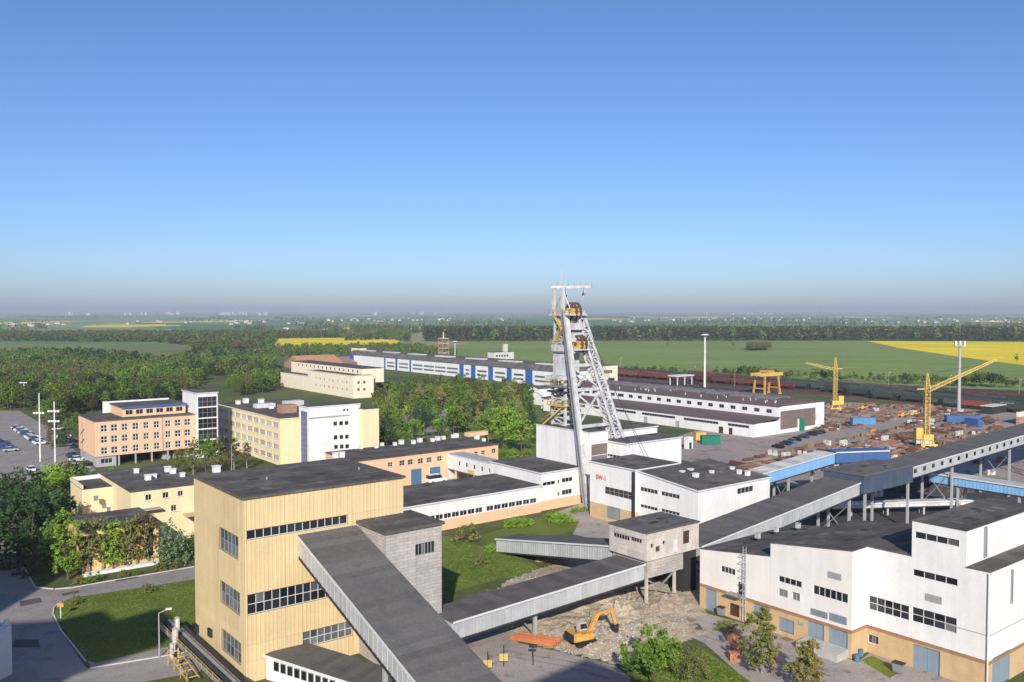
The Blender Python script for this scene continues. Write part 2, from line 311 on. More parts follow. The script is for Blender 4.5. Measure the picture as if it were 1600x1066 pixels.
# the works' own ground
psheet('works_ground', [(60, 900), (120, 760), (330, 705), (620, 640), (860, 610), (960, 600), (1300, 600), (2050, 660), (2050, 1010), (1750, 1400), (300, 1400), (-300, 1400), (-250, 1000)], 0.004, ROUGH, 'rough grassy ground of the mine works')
psheet('storage_yard', [(1000, 700), (1080, 675), (1230, 655), (1300, 628), (1560, 638), (1990, 668), (1990, 716), (1700, 715), (1540, 735), (1300, 760), (1215, 760), (1150, 742)], 0.008, YARD, 'pinkish gravel storage yard behind the long conveyor gallery')
psheet('rail_bed', [(880, 606), (880, 580), (960, 578.5), (1500, 606), (2000, 634), (2000, 700), (1600, 647), (1300, 617)], 0.010, COAL, 'dark ballast of the railway sidings')
psheet('ore_yard', [(1220, 850), (1300, 770), (1420, 742), (1560, 730), (1760, 735), (1760, 860), (1600, 900), (1440, 850)], 0.012, COAL, 'dark ore-stained ground under the conveyor galleries')
psheet('gravel_yard', [(1440, 735), (1620, 700), (1800, 710), (1800, 790), (1600, 770), (1470, 750)], 0.014, YARD, 'pale gravel under the raised conveyor gallery')
psheet('parking_ground', [(-500, 655), (-420, 642), (30, 642), (75, 668), (125, 710), (150, 735), (70, 755), (20, 790), (-40, 790), (-500, 800)], 0.010, ASPH, 'grey asphalt car park beside the peach office block')
psheet('parking_ground', [(590, 668), (640, 640), (700, 640), (720, 668), (640, 690)], 0.010, ASPH, 'small asphalt car park among the park trees')
psheet('road', [(-300, 842), (0, 842), (20, 856), (55, 918), (85, 920), (150, 911), (300, 886), (640, 830), (640, 842), (306, 905), (110, 935), (84, 948), (82, 966), (132, 1040), (160, 1066), (190, 1120), (-300, 1120)], 0.010, ASPH, 'grey asphalt road bending past the lawn')
psheet('lawn', [(94, 942), (150, 929), (306, 906), (420, 890), (420, 985), (330, 1000), (150, 1035), (136, 1030), (84, 962)], 0.014, GRASS, 'mown lawn beside the yellow tower')
psheet('road', [(136, 1032), (150, 1036), (300, 1002), (400, 985), (430, 1030), (300, 1052), (160, 1078)], 0.018, ASPH, 'asphalt lane along the lawn edge')
psheet('pavement', [(-40, 1036), (110, 1033), (140, 1045), (150, 1048), (310, 1018), (312, 1032), (150, 1062), (-40, 1056)], 0.022, PAVE, 'pale concrete pavement strip by the lane')
strip('kerb', [(83, 960), (95, 985), (134, 1034)], 0.18, 0.12, 0.01, KERB, 'pale kerb along the lawn corner'); strip('kerb', [(83, 960), (84, 950), (96, 941)], 0.18, 0.12, 0.01, KERB, 'short pale kerb at the lawn tip')
strip('kerb', [(86, 921), (112, 919), (150, 912), (303, 886)], 0.18, 0.12, 0.01, KERB, 'pale kerb along the road below the trees')
strip('kerb', [(140, 1045), (310, 1017)], 0.18, 0.12, 0.02, KERB, 'pale kerb beside the pavement strip'); strip('kerb', [(20, 856), (55, 918), (84, 921)], 0.18, 0.12, 0.01, KERB, 'shaded kerb along the tree bed')
psheet('lawn', [(640, 838), (700, 838), (745, 852), (815, 868), (860, 900), (780, 905), (690, 930), (600, 930)], 0.010, GRASS, 'green lawn beside the grey concrete stair tower')
psheet('lawn', [(745, 838), (835, 812), (905, 796), (925, 800), (905, 828), (870, 835), (760, 848)], 0.014, GRASS, 'lawn with round bushes in front of the long white building')
psheet('yard', [(690, 760), (700, 735), (760, 720), (800, 740), (760, 752)], 0.012, ASPH, 'asphalt yard in front of the blue gates')
psheet('yard', [(870, 800), (905, 788), (960, 800), (1000, 830), (960, 850), (895, 835), (905, 815)], 0.016, DUST, 'asphalt apron in front of the lettered winder house')
def in_poly(x, y, poly):
    c = False; n = len(poly)
    for i in range(n):
        x0, y0 = poly[i]; x1, y1 = poly[i - 1]
        if (y0 > y) != (y1 > y) and x < (x1 - x0) * (y - y0) / (y1 - y0) + x0: c = not c
    return c
from mathutils import noise as mnoise
DUGP = [(site(*q).x, site(*q).y) for q in [(700, 985), (720, 960), (800, 905), (900, 870), (990, 850), (1090, 880), (1100, 950), (1120, 985), (1050, 1010), (985, 1036), (960, 1038), (880, 1019), (815, 1002), (790, 985)]]
def dug_h(x, y):
    P_ = Vector((x, y, 0)); e = min(1.0, max(0.0, min(math.hypot(x - a, y - b) for a, b in [( (DUGP[k][0] + (DUGP[k-1][0] - DUGP[k][0]) * t / 8), (DUGP[k][1] + (DUGP[k-1][1] - DUGP[k][1]) * t / 8)) for k in range(len(DUGP)) for t in range(8)]) / 5))
    return 0.02 + e * max(-0.0, 0.45 + 1.1 * mnoise.noise(P_ * 0.13) + 0.5 * mnoise.noise(P_ * 0.45) + 0.2 * mnoise.noise(P_ * 1.5))
xs = [p[0] for p in DUGP]; ys = [p[1] for p in DUGP]; dmb = MB(); idx = {}; stp = 0.7
for i in range(int((max(xs) - min(xs)) / stp) + 1):
    for j in range(int((max(ys) - min(ys)) / stp) + 1):
        q = [(min(xs) + (i + a) * stp, min(ys) + (j + b) * stp) for a, b in ((0, 0), (1, 0), (1, 1), (0, 1))]
        if not in_poly(q[0][0] + stp / 2, q[0][1] + stp / 2, DUGP): continue
        f = []
        for (a, b), k in zip(q, ((i, j), (i + 1, j), (i + 1, j + 1), (i, j + 1))):
            if k not in idx: idx[k] = len(dmb.v); dmb.v.append((a, b, dug_h(a, b)))
            f.append(idx[k])
        dmb.f.append(tuple(f)); dmb.mi.append(0)
dg_o = tag(dmb.build('dug_ground', EARTH), 'dug-up sandy earth of the excavation', kind='structure')
if dg_o.data.polygons[0].normal.z < 0: dg_o.data.flip_normals()
psheet('road', [(600, 1120), (690, 985), (760, 985), (800, 985), (810, 1005), (880, 1020), (960, 1040), (985, 1060), (985, 1120)], 0.024, DUST, 'dusty concrete road by the excavation')
psheet('yard', [(1000, 960), (1090, 955), (1200, 985), (1340, 1035), (1360, 1020), (1560, 1085), (1560, 1180), (1300, 1180), (1180, 1075), (1100, 1005)], 0.024, DUST, 'paved apron along the white processing building')
psheet('lawn', [(985, 1120), (990, 1045), (1060, 1020), (1100, 1015), (1165, 1060), (1280, 1150), (1200, 1190)], 0.028, GRASS, 'grass plot under the birches')
psheet('lawn', [(1345, 1032), (1362, 1025), (1412, 1047), (1390, 1060)], 0.032, GRASS, 'small weedy grass plot beside the grey gate')
psheet('park_lawn', [(590, 700), (600, 660), (720, 630), (830, 612), (850, 650), (835, 715), (790, 720), (700, 690)], 0.008, GRASS, 'green park ground between the offices and the halls')
TAR = mat('tar_repair', (0.10, 0.092, 0.085), rough=.95, var=.2); TRACK = mat('tyre_dust', (0.27, 0.235, 0.205), rough=.95, var=.25)
for i, pl_ in enumerate(([(30, 940), (62, 934), (66, 941), (32, 948)], [(180, 905), (214, 899), (216, 903), (181, 909.5)], [(96, 978 - 50), (122, 923), (124, 926), (97, 932)], [(22, 1000), (60, 1000), (62, 1012), (20, 1012)], [(1060, 975), (1092, 975), (1098, 984), (1064, 985)], [(1240, 1035), (1280, 1050), (1270, 1058), (1226, 1042)], [(1000, 965), (1030, 963), (1034, 969), (1002, 972)], [(1420, 1075), (1480, 1092), (1470, 1100), (1408, 1082)])):
    psheet('tar_repair_patch', pl_, .045, TAR, 'dark tar repair patch in the paving')
for pts_ in ([(700, 1060), (790, 1018), (880, 1032), (960, 1050)], [(712, 1066), (796, 1026), (880, 1041), (950, 1060)], [(1010, 985), (1100, 985), (1190, 1012), (1300, 1058)], [(1015, 993), (1098, 994), (1180, 1020), (1290, 1066)]):
    strip('tyre_track', pts_, .35, .008, .036, TRACK, 'brown tyre track across the dusty paving')
# ---------------------------------------------------------------- buildings
PATCH = [mat('pale_felt_patch', (0.17, 0.158, 0.145), rough=.95, spec=.08, var=.2), mat('dark_felt_patch', (0.062, 0.058, 0.055), rough=.95, spec=.08, var=.2)]
def local(root_loc, P, rz=GR):
    d = P - Vector(root_loc); c, s = math.cos(-rz), math.sin(-rz)
    return Vector((d.x * c - d.y * s, d.x * s + d.y * c, d.z))
def face_pt(O, face, c, px, py):
    o = local(O, Vector((0, 0, H))); d = local((0, 0, 0), ray(px, py))
    if face == 'L': t = (c - o.x) / d.x; q = o + d * t; return q.y, q.z
    t = (c - o.y) / d.y; q = o + d * t; return q.x, q.z
def fbox(mb, face, c, t0, t1, d0, d1, z0, z1, mi=0):
    if face == 'L': mb.box(c + d0, c + d1, t0, t1, z0, z1, mi)
    else: mb.box(t0, t1, c + d0, c + d1, z0, z1, mi)
def fquad(mb, face, c, t0, t1, z0, z1, z2=None, z3=None, mi=0):
    z2 = z1 if z2 is None else z2
    P = [(t0, z0), (t1, z0), (t1, z2), (t0, z1)]
    pts = [(c, a, b) for a, b in P] if face == 'L' else [(a, c, b) for a, b in P]
    mb.add(pts, [(0, 1, 2, 3)], mi)
def wall_grid(mb, face, c, t0, t1, z0, z1, holes):
    ts = sorted({t0, t1} | {min(max(h[i], t0), t1) for h in holes for i in (0, 1)}); zs = sorted({z0, z1} | {min(max(h[i], z0), z1) for h in holes for i in (2, 3)})
    for a, b in zip(ts, ts[1:]):
        if b - a < 1e-5: continue
        for e, f in zip(zs, zs[1:]):
            if f - e < 1e-5: continue
            m, n_ = (a + b) / 2, (e + f) / 2
            if any(h[0] < m < h[1] and h[2] < n_ < h[3] for h in holes): continue
            fquad(mb, face, c, a, b, e, f)
def window(root, face, c, h, nc, nr, frame=FRAMEW, glass=GLASS, single=False, sill=False, fw=0.07, name='window', depth=0.22, reveal=WHITE):
    t0, t1, z0, z1 = h; mb = MB()
    e = 0.03
    for a in ((t0, t0 + e, z0, z1), (t1 - e, t1, z0, z1), (t0 + e, t1 - e, z0, z0 + e), (t0 + e, t1 - e, z1 - e, z1)): fbox(mb, face, c, a[0], a[1], -0.02, depth, a[2], a[3], 1)
    a0, a1, b0, b1 = t0 + e, t1 - e, z0 + e, z1 - e; d0, d1 = depth - 0.12, depth - 0.02
    fbox(mb, face, c, a0, a0 + fw, d0, d1, b0, b1); fbox(mb, face, c, a1 - fw, a1, d0, d1, b0, b1)
    fbox(mb, face, c, a0 + fw, a1 - fw, d0, d1, b0, b0 + fw); fbox(mb, face, c, a0 + fw, a1 - fw, d0, d1, b1 - fw, b1)
    A0, A1, B0, B1 = a0 + fw, a1 - fw, b0 + fw, b1 - fw
    cw, ch = (A1 - A0) / nc, (B1 - B0) / nr; m = fw * 0.55
    for i in range(1, nc): fbox(mb, face, c, A0 + i * cw - m, A0 + i * cw + m, d0, d1, B0, B1)
    for j in range(1, nr):
        for i in range(nc): fbox(mb, face, c, A0 + i * cw + (m if i else 0), A0 + (i + 1) * cw - (m if i < nc - 1 else 0), d0 + 0.005, d1, B0 + j * ch - m, B0 + j * ch + m)
    if sill: fbox(mb, face, c, t0 - 0.08, t1 + 0.08, -0.14, -0.025, z0 - 0.06, z0 - 0.005)
    o = mb.build(name, [frame, reveal], root)
    if single:
        for i in range(nc):
            for j in range(nr):
                g = MB(); fbox(g, face, c, A0 + i * cw + (m if i else 0), A0 + (i + 1) * cw - (m if i < nc - 1 else 0), d0 + 0.04, d0 + 0.06, B0 + j * ch + (m if j else 0), B0 + (j + 1) * ch - (m if j < nr - 1 else 0))
                g.build('pane', glass if random.random() > 0.1 else GLASSG, o)
    else:
        g = MB(); fbox(g, face, c, A0, A1, d0 + 0.04, d0 + 0.06, B0, B1); g.build('pane', glass, o)
    return o
def door(root, face, c, h, m, leaves=1, name='door', depth=0.18):
    t0, t1, z0, z1 = h; mb = MB(); w = (t1 - t0) / leaves
    for i in range(leaves): fbox(mb, face, c, t0 + i * w + 0.015, t0 + (i + 1) * w - 0.015, depth - 0.06, depth, z0, z1 - 0.04)
    for a, b in ((t0 - 0.06, t0), (t1, t1 + 0.06)): fbox(mb, face, c, a, b, -0.03, depth, z0, z1)
    fbox(mb, face, c, t0, t1, -0.03, depth, z1 - 0.035, z1)
    o = mb.build(name, m, root)
    hd = MB(); fbox(hd, face, c, t1 - 0.2, t1 - 0.12, depth - 0.12, depth - 0.062, z0 + 1.0, z0 + 1.15); hd.build('handle', STEELG, o)
    return o
def louvre(root, face, c, h, m=LOUV, name='louvre'):
    t0, t1, z0, z1 = h; mb = MB(); n = max(4, int((z1 - z0) / 0.16))
    for i in range(n):
        z = z0 + (z1 - z0) * i / n; fbox(mb, face, c, t0, t1, -0.05, 0.1, z, z + (z1 - z0) / n * 0.72)
    fbox(mb, face, c, t0, t1, 0.1, 0.14, z0, z1)
    return mb.build(name, m, root)
def block(root, x0, x1, y0, y1, z0, zA, zB=None, wall=WHITE, plinth=None, feats=(), roof=BITU, sheets=0.0, over=0.18, th=0.22, coping=None, parts=('wall', 'roof'), zroofR=None, band=None):
    """a walled volume with its roof; feats cut real openings into the two faces that show"""
    zB = zA if zB is None else zB; holes = {'L': [], 'R': []}; todo = []
    O = root.location
    for ft in feats:
        kind, face, rect, kw = ft; c = x0 if face == 'L' else y0
        if len(rect) == 4 and max(rect) > 200:
            ta, za = face_pt(O, face, c, rect[0], rect[1]); tb, zb = face_pt(O, face, c, rect[2], rect[3])
            h = (min(ta, tb), max(ta, tb), min(za, zb), max(za, zb))
        else: h = rect
        lo, hi = (y0, y1) if face == 'L' else (x0, x1)
        zt = min(zA, zB) - 0.1 if face == 'L' else zA - 0.1
        h = (max(h[0], lo + 0.12), min(h[1], hi - 0.12), max(h[2], z0 + 0.02), min(h[3], zt))
        if h[1] - h[0] < 0.2 or h[3] - h[2] < 0.2: continue
        holes[face].append(h); todo.append((kind, face, c, h, kw))
    zm = min(zA, zB); bands = [(z0, zm, wall, parts[0])]
    if plinth: bands = [(z0, z0 + plinth[0], plinth[1], 'plinth'), (z0 + plinth[0], zm, wall, parts[0])]
    for a, b, m, nm in bands:
        mb = MB()
        wall_grid(mb, 'L', x0, y0, y1, a, b, holes['L']); wall_grid(mb, 'R', y0, x0, x1, a, b, holes['R'])
        fquad(mb, 'L', x1, y0, y1, a, b); fquad(mb, 'R', y1, x0, x1, a, b)
        if b == zm and zA != zB:
            fquad(mb, 'L', x0, y0, y1, zm, zA, zB); fquad(mb, 'L', x1, y0, y1, zm, zA, zB)
            fquad(mb, 'R', y0 if zA > zB else y1, x0, x1, zm, max(zA, zB))
        me = mb.build(nm, m, root)
    if band:
        mb = MB(); zb = z0 + plinth[0]
        mb.box(x0 - 0.04, x0 - 0.004, y0 - 0.04, y1, zb - band[0] / 2, zb + band[0] / 2); mb.box(x0 - 0.004, x1, y0 - 0.04, y0 - 0.004, zb - band[0] / 2, zb + band[0] / 2)
        mb.build('band', band[1], root)
    if roof:
        mb = MB(); k = over
        sl = (zB - zA) / (y1 - y0); zz = lambda y: zA + sl * (y - y0)
        b = [(x0 - k, y0 - k, zz(y0 - k)), (x1 + k, y0 - k, zz(y0 - k)), (x1 + k, y1 + k, zz(y1 + k)), (x0 - k, y1 + k, zz(y1 + k))]
        mb.hexa([(p[0], p[1], p[2] + 0.003) for p in b], [(p[0], p[1], p[2] + th) for p in b]); ro = mb.build(parts[1], roof, root)
        if sheets:
            n = max(2, round((y1 - y0) / sheets)); w = (y1 - y0) / n
            for i in range(n):
                ya, yb = y0 + i * w + 0.015, y0 + (i + 1) * w - 0.015; q = 0.02 + random.random() * 0.02; s = MB()
                b = [(x0 + .1, ya), (x1 - .1, ya), (x1 - .1, yb), (x0 + .1, yb)]
                s.hexa([(a, e, zz(e) + th - 0.004) for a, e in b], [(a, e, zz(e) + th + q) for a, e in b]); s.build('roof_sheet', roof, ro)
            if (x1 - x0) * (y1 - y0) > 60:
                for _k in range(6):
                    a, e = random.uniform(x0 + 1, x1 - 3), random.uniform(y0 + 1, y1 - 2.4); pw, ph = random.uniform(.6, 2.2), random.uniform(.5, 1.6); s = MB(); bb = [(a, e), (a + pw, e), (a + pw, e + ph), (a, e + ph)]
                    s.hexa([(p_, q_, zz(q_) + th) for p_, q_ in bb], [(p_, q_, zz(q_) + th + .055) for p_, q_ in bb]); s.build('roof_patch', PATCH[_k % 2], ro)
        if coping:
            mb = MB(); k2 = k + 0.03
            for a, e in ((y0 - k2, y1 + k2),):
                mb.beam((x0 - k2, a, zz(a) + th / 2), (x0 - k2, e, zz(e) + th / 2), 0.06, th + 0.06)
            mb.beam((x0 - k2, y0 - k2, zz(y0 - k2) + th / 2), (x1 + k2, y0 - k2, zz(y0 - k2) + th / 2), 0.06, th + 0.06)
            mb.build('roof_edge', coping, root)
    for kind, face, c, h, kw in todo:
        kw = dict(kw)
        if kind == 'win': window(root, face, c, h, kw.pop('nc', 2), kw.pop('nr', 2), reveal=wall, **kw)
        elif kind == 'door': door(root, face, c, h, kw.pop('m', BLUED), **kw)
        elif kind == 'louvre': louvre(root, face, c, h, **kw)
    return holes
def bld(name, label, cat, near, top, L_=None, R_=None, z=None, du=None, dv=None, group=None):
    """a building from its near corner: foot pixel (or roof height), roof row, and the columns where its two faces end"""
    if z is None: O = site(*near); z = height(O, top)
    else: P = site(near[0], top, z); O = Vector((P.x, P.y, 0))
    if dv is None: dv = reach(O, V, L_, z)
    if du is None: du = reach(O, U, R_, z)
    root = empty(name, O, label, cat, group=group)
    return root, du, dv, z
def vents(root, z, pix, m=WHITE, s=0.5):
    for px, py in pix:
        P = local(root.location, site(px, py, z)); mb = MB(); k = s * random.uniform(0.8, 1.2)
        mb.box(P.x - k / 2, P.x + k / 2, P.y - k / 2, P.y + k / 2, z + 0.1, z + 0.2 + k); mb.box(P.x - k * .62, P.x + k * .62, P.y - k * .62, P.y + k * .62, z + 0.2 + k, z + 0.28 + k)
        mb.build('roof_vent', m, root)
Wn = lambda face, x0, y0, x1, y1, nc=2, nr=2, **k: ('win', face, (x0, y0, x1, y1), dict(nc=nc, nr=nr, **k))
Dr = lambda face, x0, y0, x1, y1, **k: ('door', face, (x0, y0, x1, y1), k)
def grid_feats(face, O, c, pxs, pys_left, nc, nr, **k): pass
# --- tall yellow clad tower with its stair tower and galleries
TW, tdu, tdv, tz = bld('yellow_tower', 'tall yellow metal-clad tower with dark flat roof and window bands', 'building', (380, 0), 781, 303, 630, z=21.4)
big = dict(single=True, frame=FRAMEG, depth=0.25)
TO = TW.location
def frect(face, c, x0, y0, x1, y1):
    ta, za = face_pt(TO, face, c, x0, y0); tb, zb = face_pt(TO, face, c, x1, y1)
    return (min(ta, tb), max(ta, tb), min(za, zb), max(za, zb))
zA1, zA0 = face_pt(TO, 'R', 0, 384, 829.5)[1], face_pt(TO, 'R', 0, 384, 845)[1]
zB1, zB0 = face_pt(TO, 'R', 0, 385, 930)[1], face_pt(TO, 'R', 0, 385, 962.5)[1]
tC, zC1 = face_pt(TO, 'R', 0, 473, 988); zC0 = face_pt(TO, 'R', 0, 473, 1013)[1]
lt = frect('L', 0, 342.3, 822, 372.8, 876)
tfe = [('win', 'R', (0.35, 13.2, zA0, zA1), dict(nc=13, nr=1, frame=FRAMEW, single=True, depth=0.25)),
       ('win', 'R', (0.35, 13.2, zB0, zB1), dict(nc=13, nr=2, frame=FRAMEW, single=True, depth=0.25)),
       ('win', 'R', (tC, 13.8, zC0, zC1), dict(nc=7, nr=2, frame=FRAMEW, single=True, depth=0.25, glass=GLASSG))]
for (x0, y0, x1, y1) in ((342.3, 822, 372.8, 876), (344, 905, 375.5, 963.5), (346, 980, 377.3, 1041)):
    r = frect('L', 0, x0, y0, x1, y1); tfe.append(('win', 'L', r, dict(nc=5, nr=2, frame=FRAMEG, single=True, depth=0.25, glass=GLASSG)))
hol = block(TW, 0, tdu, 0, tdv, 0, tz, wall=YELP, feats=tfe, sheets=1.05, over=0.25, th=0.25)
def clad(face, c, t0, t1, z0, z1, tcuts, zcuts, holes, m, rib=0.55, dep=0.03):
    ts = sorted({t0, t1} | set(tcuts) | {h[i] for h in holes for i in (0, 1)}); zs = sorted({z0, z1} | set(zcuts) | {h[i] for h in holes for i in (2, 3)})
    for a, b in zip(ts, ts[1:]):
        for e, f in zip(zs, zs[1:]):
            if any(h[0] < (a + b) / 2 < h[1] and h[2] < (e + f) / 2 < h[3] for h in holes): continue
            if b - a < 0.03 or f - e < 0.03: continue
            mb = MB(); g = 0.012; A, B, E, Fz = a + g, b - g, e + g, f - g
            n = max(1, int((B - A) / rib)); w = (B - A) / n
            prof = []
            for i in range(n):
                s = A + i * w; prof += [(s, -0.035), (s + w * .55, -0.035), (s + w * .65, -0.035 - dep), (s + w * .9, -0.035 - dep)]
            prof.append((B, -0.035))
            pts = []
            for t, d in prof:
                for zq in (E, Fz): pts.append((c + d, t, zq) if face == 'L' else (t, c + d, zq))
            mb.add(pts, [(2 * i, 2 * i + 2, 2 * i + 3, 2 * i + 1) for i in range(len(prof) - 1)])
            fbox(mb, face, c, A, B, -0.034, -0.003, E, Fz)
            mb.build('wall_panel', m, TW)
seamL = face_pt(TO, 'L', 0, 336, 800)[0]
clad('L', 0, 0, tdv, 0, tz - 0.02, [seamL, 0.9], [face_pt(TO, 'L', 0, 303, 803)[1], face_pt(TO, 'L', 0, 306, 889)[1], 5.5], hol['L'], YEL, rib=1.3, dep=0.008)
clad('R', 0, 0, tdu, 0, tz - 0.02, [5.0, 16.4, 18.6], [], hol['R'], YEL, rib=0.5, dep=0.018)
mb = MB(); mb.box(-0.12, 0.0, -0.12, 0.0, 0, tz); mb.build('corner_trim', YEL, TW)
vents(TW, tz, [(338, 741), (534, 716), (524, 717)], s=0.8)
for px, py in ((417, 753), (561, 737)):
    P = local(TO, site(px, py, tz)); m_ = MB(); m_.cyl((P.x, P.y, tz + .2), (P.x, P.y, tz + .65), 0.12); m_.build('roof_vent', STEELG, TW)
for px, py in ((328, 988), (307, 981)):
    r = frect('L', 0, px, py - 8, px + 5, py + 8); q = MB(); fbox(q, 'L', 0, r[0], r[1], -0.35, -0.09, r[2], r[3]); q.build('wall_lamp', DARK, TW)
# grey concrete stair tower
AN, adu, adv, az_ = bld('stair_tower', 'grey concrete stair tower with one small window strip', 'building', (603, 0), 835, 690, 690, z=16.5, dv=7.7)
block(AN, 0, adu, 0, 7.6, 0, az_, wall=CONC, feats=[Wn('R', 648.5, 850.5, 680, 863.5, 6, 1, single=True, frame=FRAMEG)], roof=BITU, over=0.3, th=0.35, sheets=1.2)
# inclined gallery running down from the tower
def gallery(name, label, p0, p1, width, hw, wallm=GALV, roofm=BITG, sheet=2.0, side=-1, rib=0.6, legs=(), nwin=0, fl=0.25, rise=0.0, wlow=0.0, ribm=None):
    """p0 to p1: world points of the roof's edge on the camera side, width away from it on the left of the walk"""
    p0, p1 = Vector(p0), Vector(p1); flat = Vector((p1.x - p0.x, p1.y - p0.y, 0)); Lh = flat.length; rz = math.atan2(flat.y, flat.x)
    root = empty(name, (p0.x, p0.y, 0), label, 'conveyor gallery', rz=rz)
    z = lambda x: p0.z + (p1.z - p0.z) * x / Lh
    w = width * side
    def hx(x0, x1, y0, y1, dz0, dz1):
        m = MB(); b = [(x0, y0), (x1, y0), (x1, y1), (x0, y1)]; m.hexa([(x, y, z(x) + dz0) for x, y in b], [(x, y, z(x) + dz1) for x, y in b]); return m
    n = max(1, round(Lh / sheet)); s = Lh / n
    rf = hx(0, Lh, -0.22 * side, w + 0.22 * side, -0.16, -0.02).build('roof', roofm, root)
    for i in range(n):
        q = random.uniform(0.012, 0.045); hx(i * s + 0.015, (i + 1) * s - 0.015, -0.24 * side, w + 0.24 * side, -0.022, q).build('roof_sheet', roofm, rf)
    ed = hx(0, Lh, -0.30 * side, -0.245 * side, -0.2, 0.06); ed.build('roof_edge', FRAMEW, root)
    k = max(1, round(Lh / 3.0)); ss = Lh / k
    for y0, y1 in ((0.0, 0.06 * side), (w - 0.06 * side, w)):
        for i in range(k):
            a, b = i * ss + 0.02, (i + 1) * ss - 0.02
            m = hx(a, b, y0, y1, -hw, -0.17); nr = max(1, int((b - a) / rib))
            for j in range(nr):
                x = a + (b - a) * (j + 0.3) / nr; yy = (y0 - 0.05 * side) if y0 == 0 else y1
                m.v += hx(x, x + 0.14, yy, yy + 0.05 * side, -hw, -0.2).v; o = len(m.v) - 8; m.f += [tuple(o + q for q in f) for f in [(3, 2, 1, 0), (4, 5, 6, 7), (0, 1, 5, 4), (1, 2, 6, 5), (2, 3, 7, 6), (3, 0, 4, 7)]]; m.mi += [0] * 6
            m.build('wall_panel', wallm, root)
    hx(0, Lh, -0.08 * side, w + 0.08 * side, -hw - fl, -hw - 0.005).build('floor_truss', DARK, root)
    for x in (0.0, Lh):
        m = hx(x - 0.03, x + 0.03, 0.07 * side, w - 0.07 * side, -hw, -0.17); m.build('end_wall', wallm, root)
    for i in range(nwin):
        x = Lh * (i + 0.5) / nwin; m = hx(x - 0.45, x + 0.45, -0.14 * side, -0.075 * side, -hw * 0.62, -hw * 0.25); m.build('window', GLASS, root)
    for x in legs:
        zb = z(x) - hw - fl
        if zb < 0.6: continue
        m = MB()
        m.box(x - 0.2, x + 0.2, 0.05 * side, 0.45 * side, 0, zb); m.build('leg', LOUV, root)
        m = MB(); m.box(x - 0.2, x + 0.2, w - 0.45 * side, w - 0.05 * side, 0, zb); m.build('leg', LOUV, root)
        m = MB(); m.beam((x, 0.25 * side, zb * 0.15), (x, w - 0.25 * side, zb * 0.9), 0.14); m.beam((x + .15, 0.25 * side, zb * 0.9), (x + .15, w - 0.25 * side, zb * 0.15), 0.14); m.build('brace', STEELG, root)
    return root
g0 = TO + U * 6.7; g1 = TO + U * 6.7 - V * 47; d0 = -V * 0.12
gallery('conveyor_gallery', 'wide dark-roofed conveyor gallery slanting down from the yellow tower', (g0.x + d0.x, g0.y + d0.y, 16.3), (g1.x, g1.y, 1.15), 7.4, 2.6, sheet=1.1, side=1, fl=0.35, legs=(20,), rib=0.9)
# low shed at the foot of the tower
P0 = TO + U * 2.4 - V * 0.35; SH = empty('low_shed', (P0.x, P0.y, 0), 'low white shed with dark sloping roof at the yellow tower foot', 'shed', rz=math.radians(-29))
mb = MB(); zf = lambda x: 2.95 - 0.045 * x
for nm, xs in (('wall', (0, 19)),):
    mb.hexa([(0, 0, 0), (19, 0, 0), (19, 0.2, 0), (0, 0.2, 0)], [(0, 0, zf(0)), (19, 0, zf(19)), (19, 0.2, zf(19)), (0, 0.2, zf(0))]); mb.hexa([(0, 0.2, 0), (0.2, 0.2, 0), (0.2, 5, 0), (0, 5, 0)], [(0, 0.2, zf(0)), (0.2, 0.2, zf(0)), (0.2, 5, zf(0)), (0, 5, zf(0))])
mb.build('wall', WHITE, SH)
for i in range(17):
    m = MB(); a, b = i * 1.1 + 0.01, (i + 1) * 1.1 - 0.01; q = random.uniform(0.1, 0.13); m.hexa([(a, -0.35, zf(a) + .005), (b, -0.35, zf(b) + .005), (b, 5, zf(b) + .005), (a, 5, zf(a) + .005)], [(a, -0.35, zf(a) + q), (b, -0.35, zf(b) + q), (b, 5, zf(b) + q), (a, 5, zf(a) + q)]); m.build('roof_sheet', BITG, SH)
mb = MB(); mb.hexa([(-.05, -0.42, zf(0) - .15), (18.9, -0.42, zf(19) - .15), (18.9, -0.36, zf(19) - .15), (-.05, -0.36, zf(0) - .15)], [(-.05, -0.42, zf(0) + .14), (18.9, -0.42, zf(19) + .14), (18.9, -0.36, zf(19) + .14), (-.05, -0.36, zf(0) + .14)]); mb.build('roof_edge', FRAMEW, SH)
for i in range(9):
    m = MB(); a = 1.2 + i * 1.05; z_ = zf(a); m.box(a, a + 0.85, -0.06, -0.005, z_ - 1.6, z_ - 0.45); w_ = m.build('window', FRAMEG, SH); m = MB(); m.box(a + .08, a + .77, -0.09, -0.062, z_ - 1.52, z_ - .53); m.build('pane', GLASS, w_)
# pipe rack along the tower's foot
PR = empty('pipe_rack', TO + V * 1.0 - U * 2.6, 'dark pipe rack with ochre handrails along the yellow tower foot', 'pipe rack')
for i, (x, r) in enumerate(((0, 0.35), (0.85, 0.3), (1.5, 0.22), (2.1, 0.3))):
    m = MB(); m.cyl((x, -6, 2.2 + 0.12 * (i % 2)), (x, 21, 2.2 + 0.12 * (i % 2)), r, n=10); m.build('pipe', [DARK, STEELG, RUSTL, DARK][i], PR, smooth=False)
for k in range(8):
    y = -6 + k * 3.8; m = MB(); m.box(-0.5, 2.5, y, y + 0.25, 1.55, 1.8); m.box(-0.45, -0.25, y + .02, y + 0.22, 0, 1.55); m.box(2.25, 2.45, y + .02, y + 0.22, 0, 1.55); m.build('trestle', DARK, PR)
m = MB(); 
for k in range(15): m.box(-1.25, -1.2, -6 + k * 1.9, -5.95 + k * 1.9, 1.8, 2.9)
for zz_ in (2.35, 2.9): m.box(-1.27, -1.18, -6, 21, zz_, zz_ + 0.06)
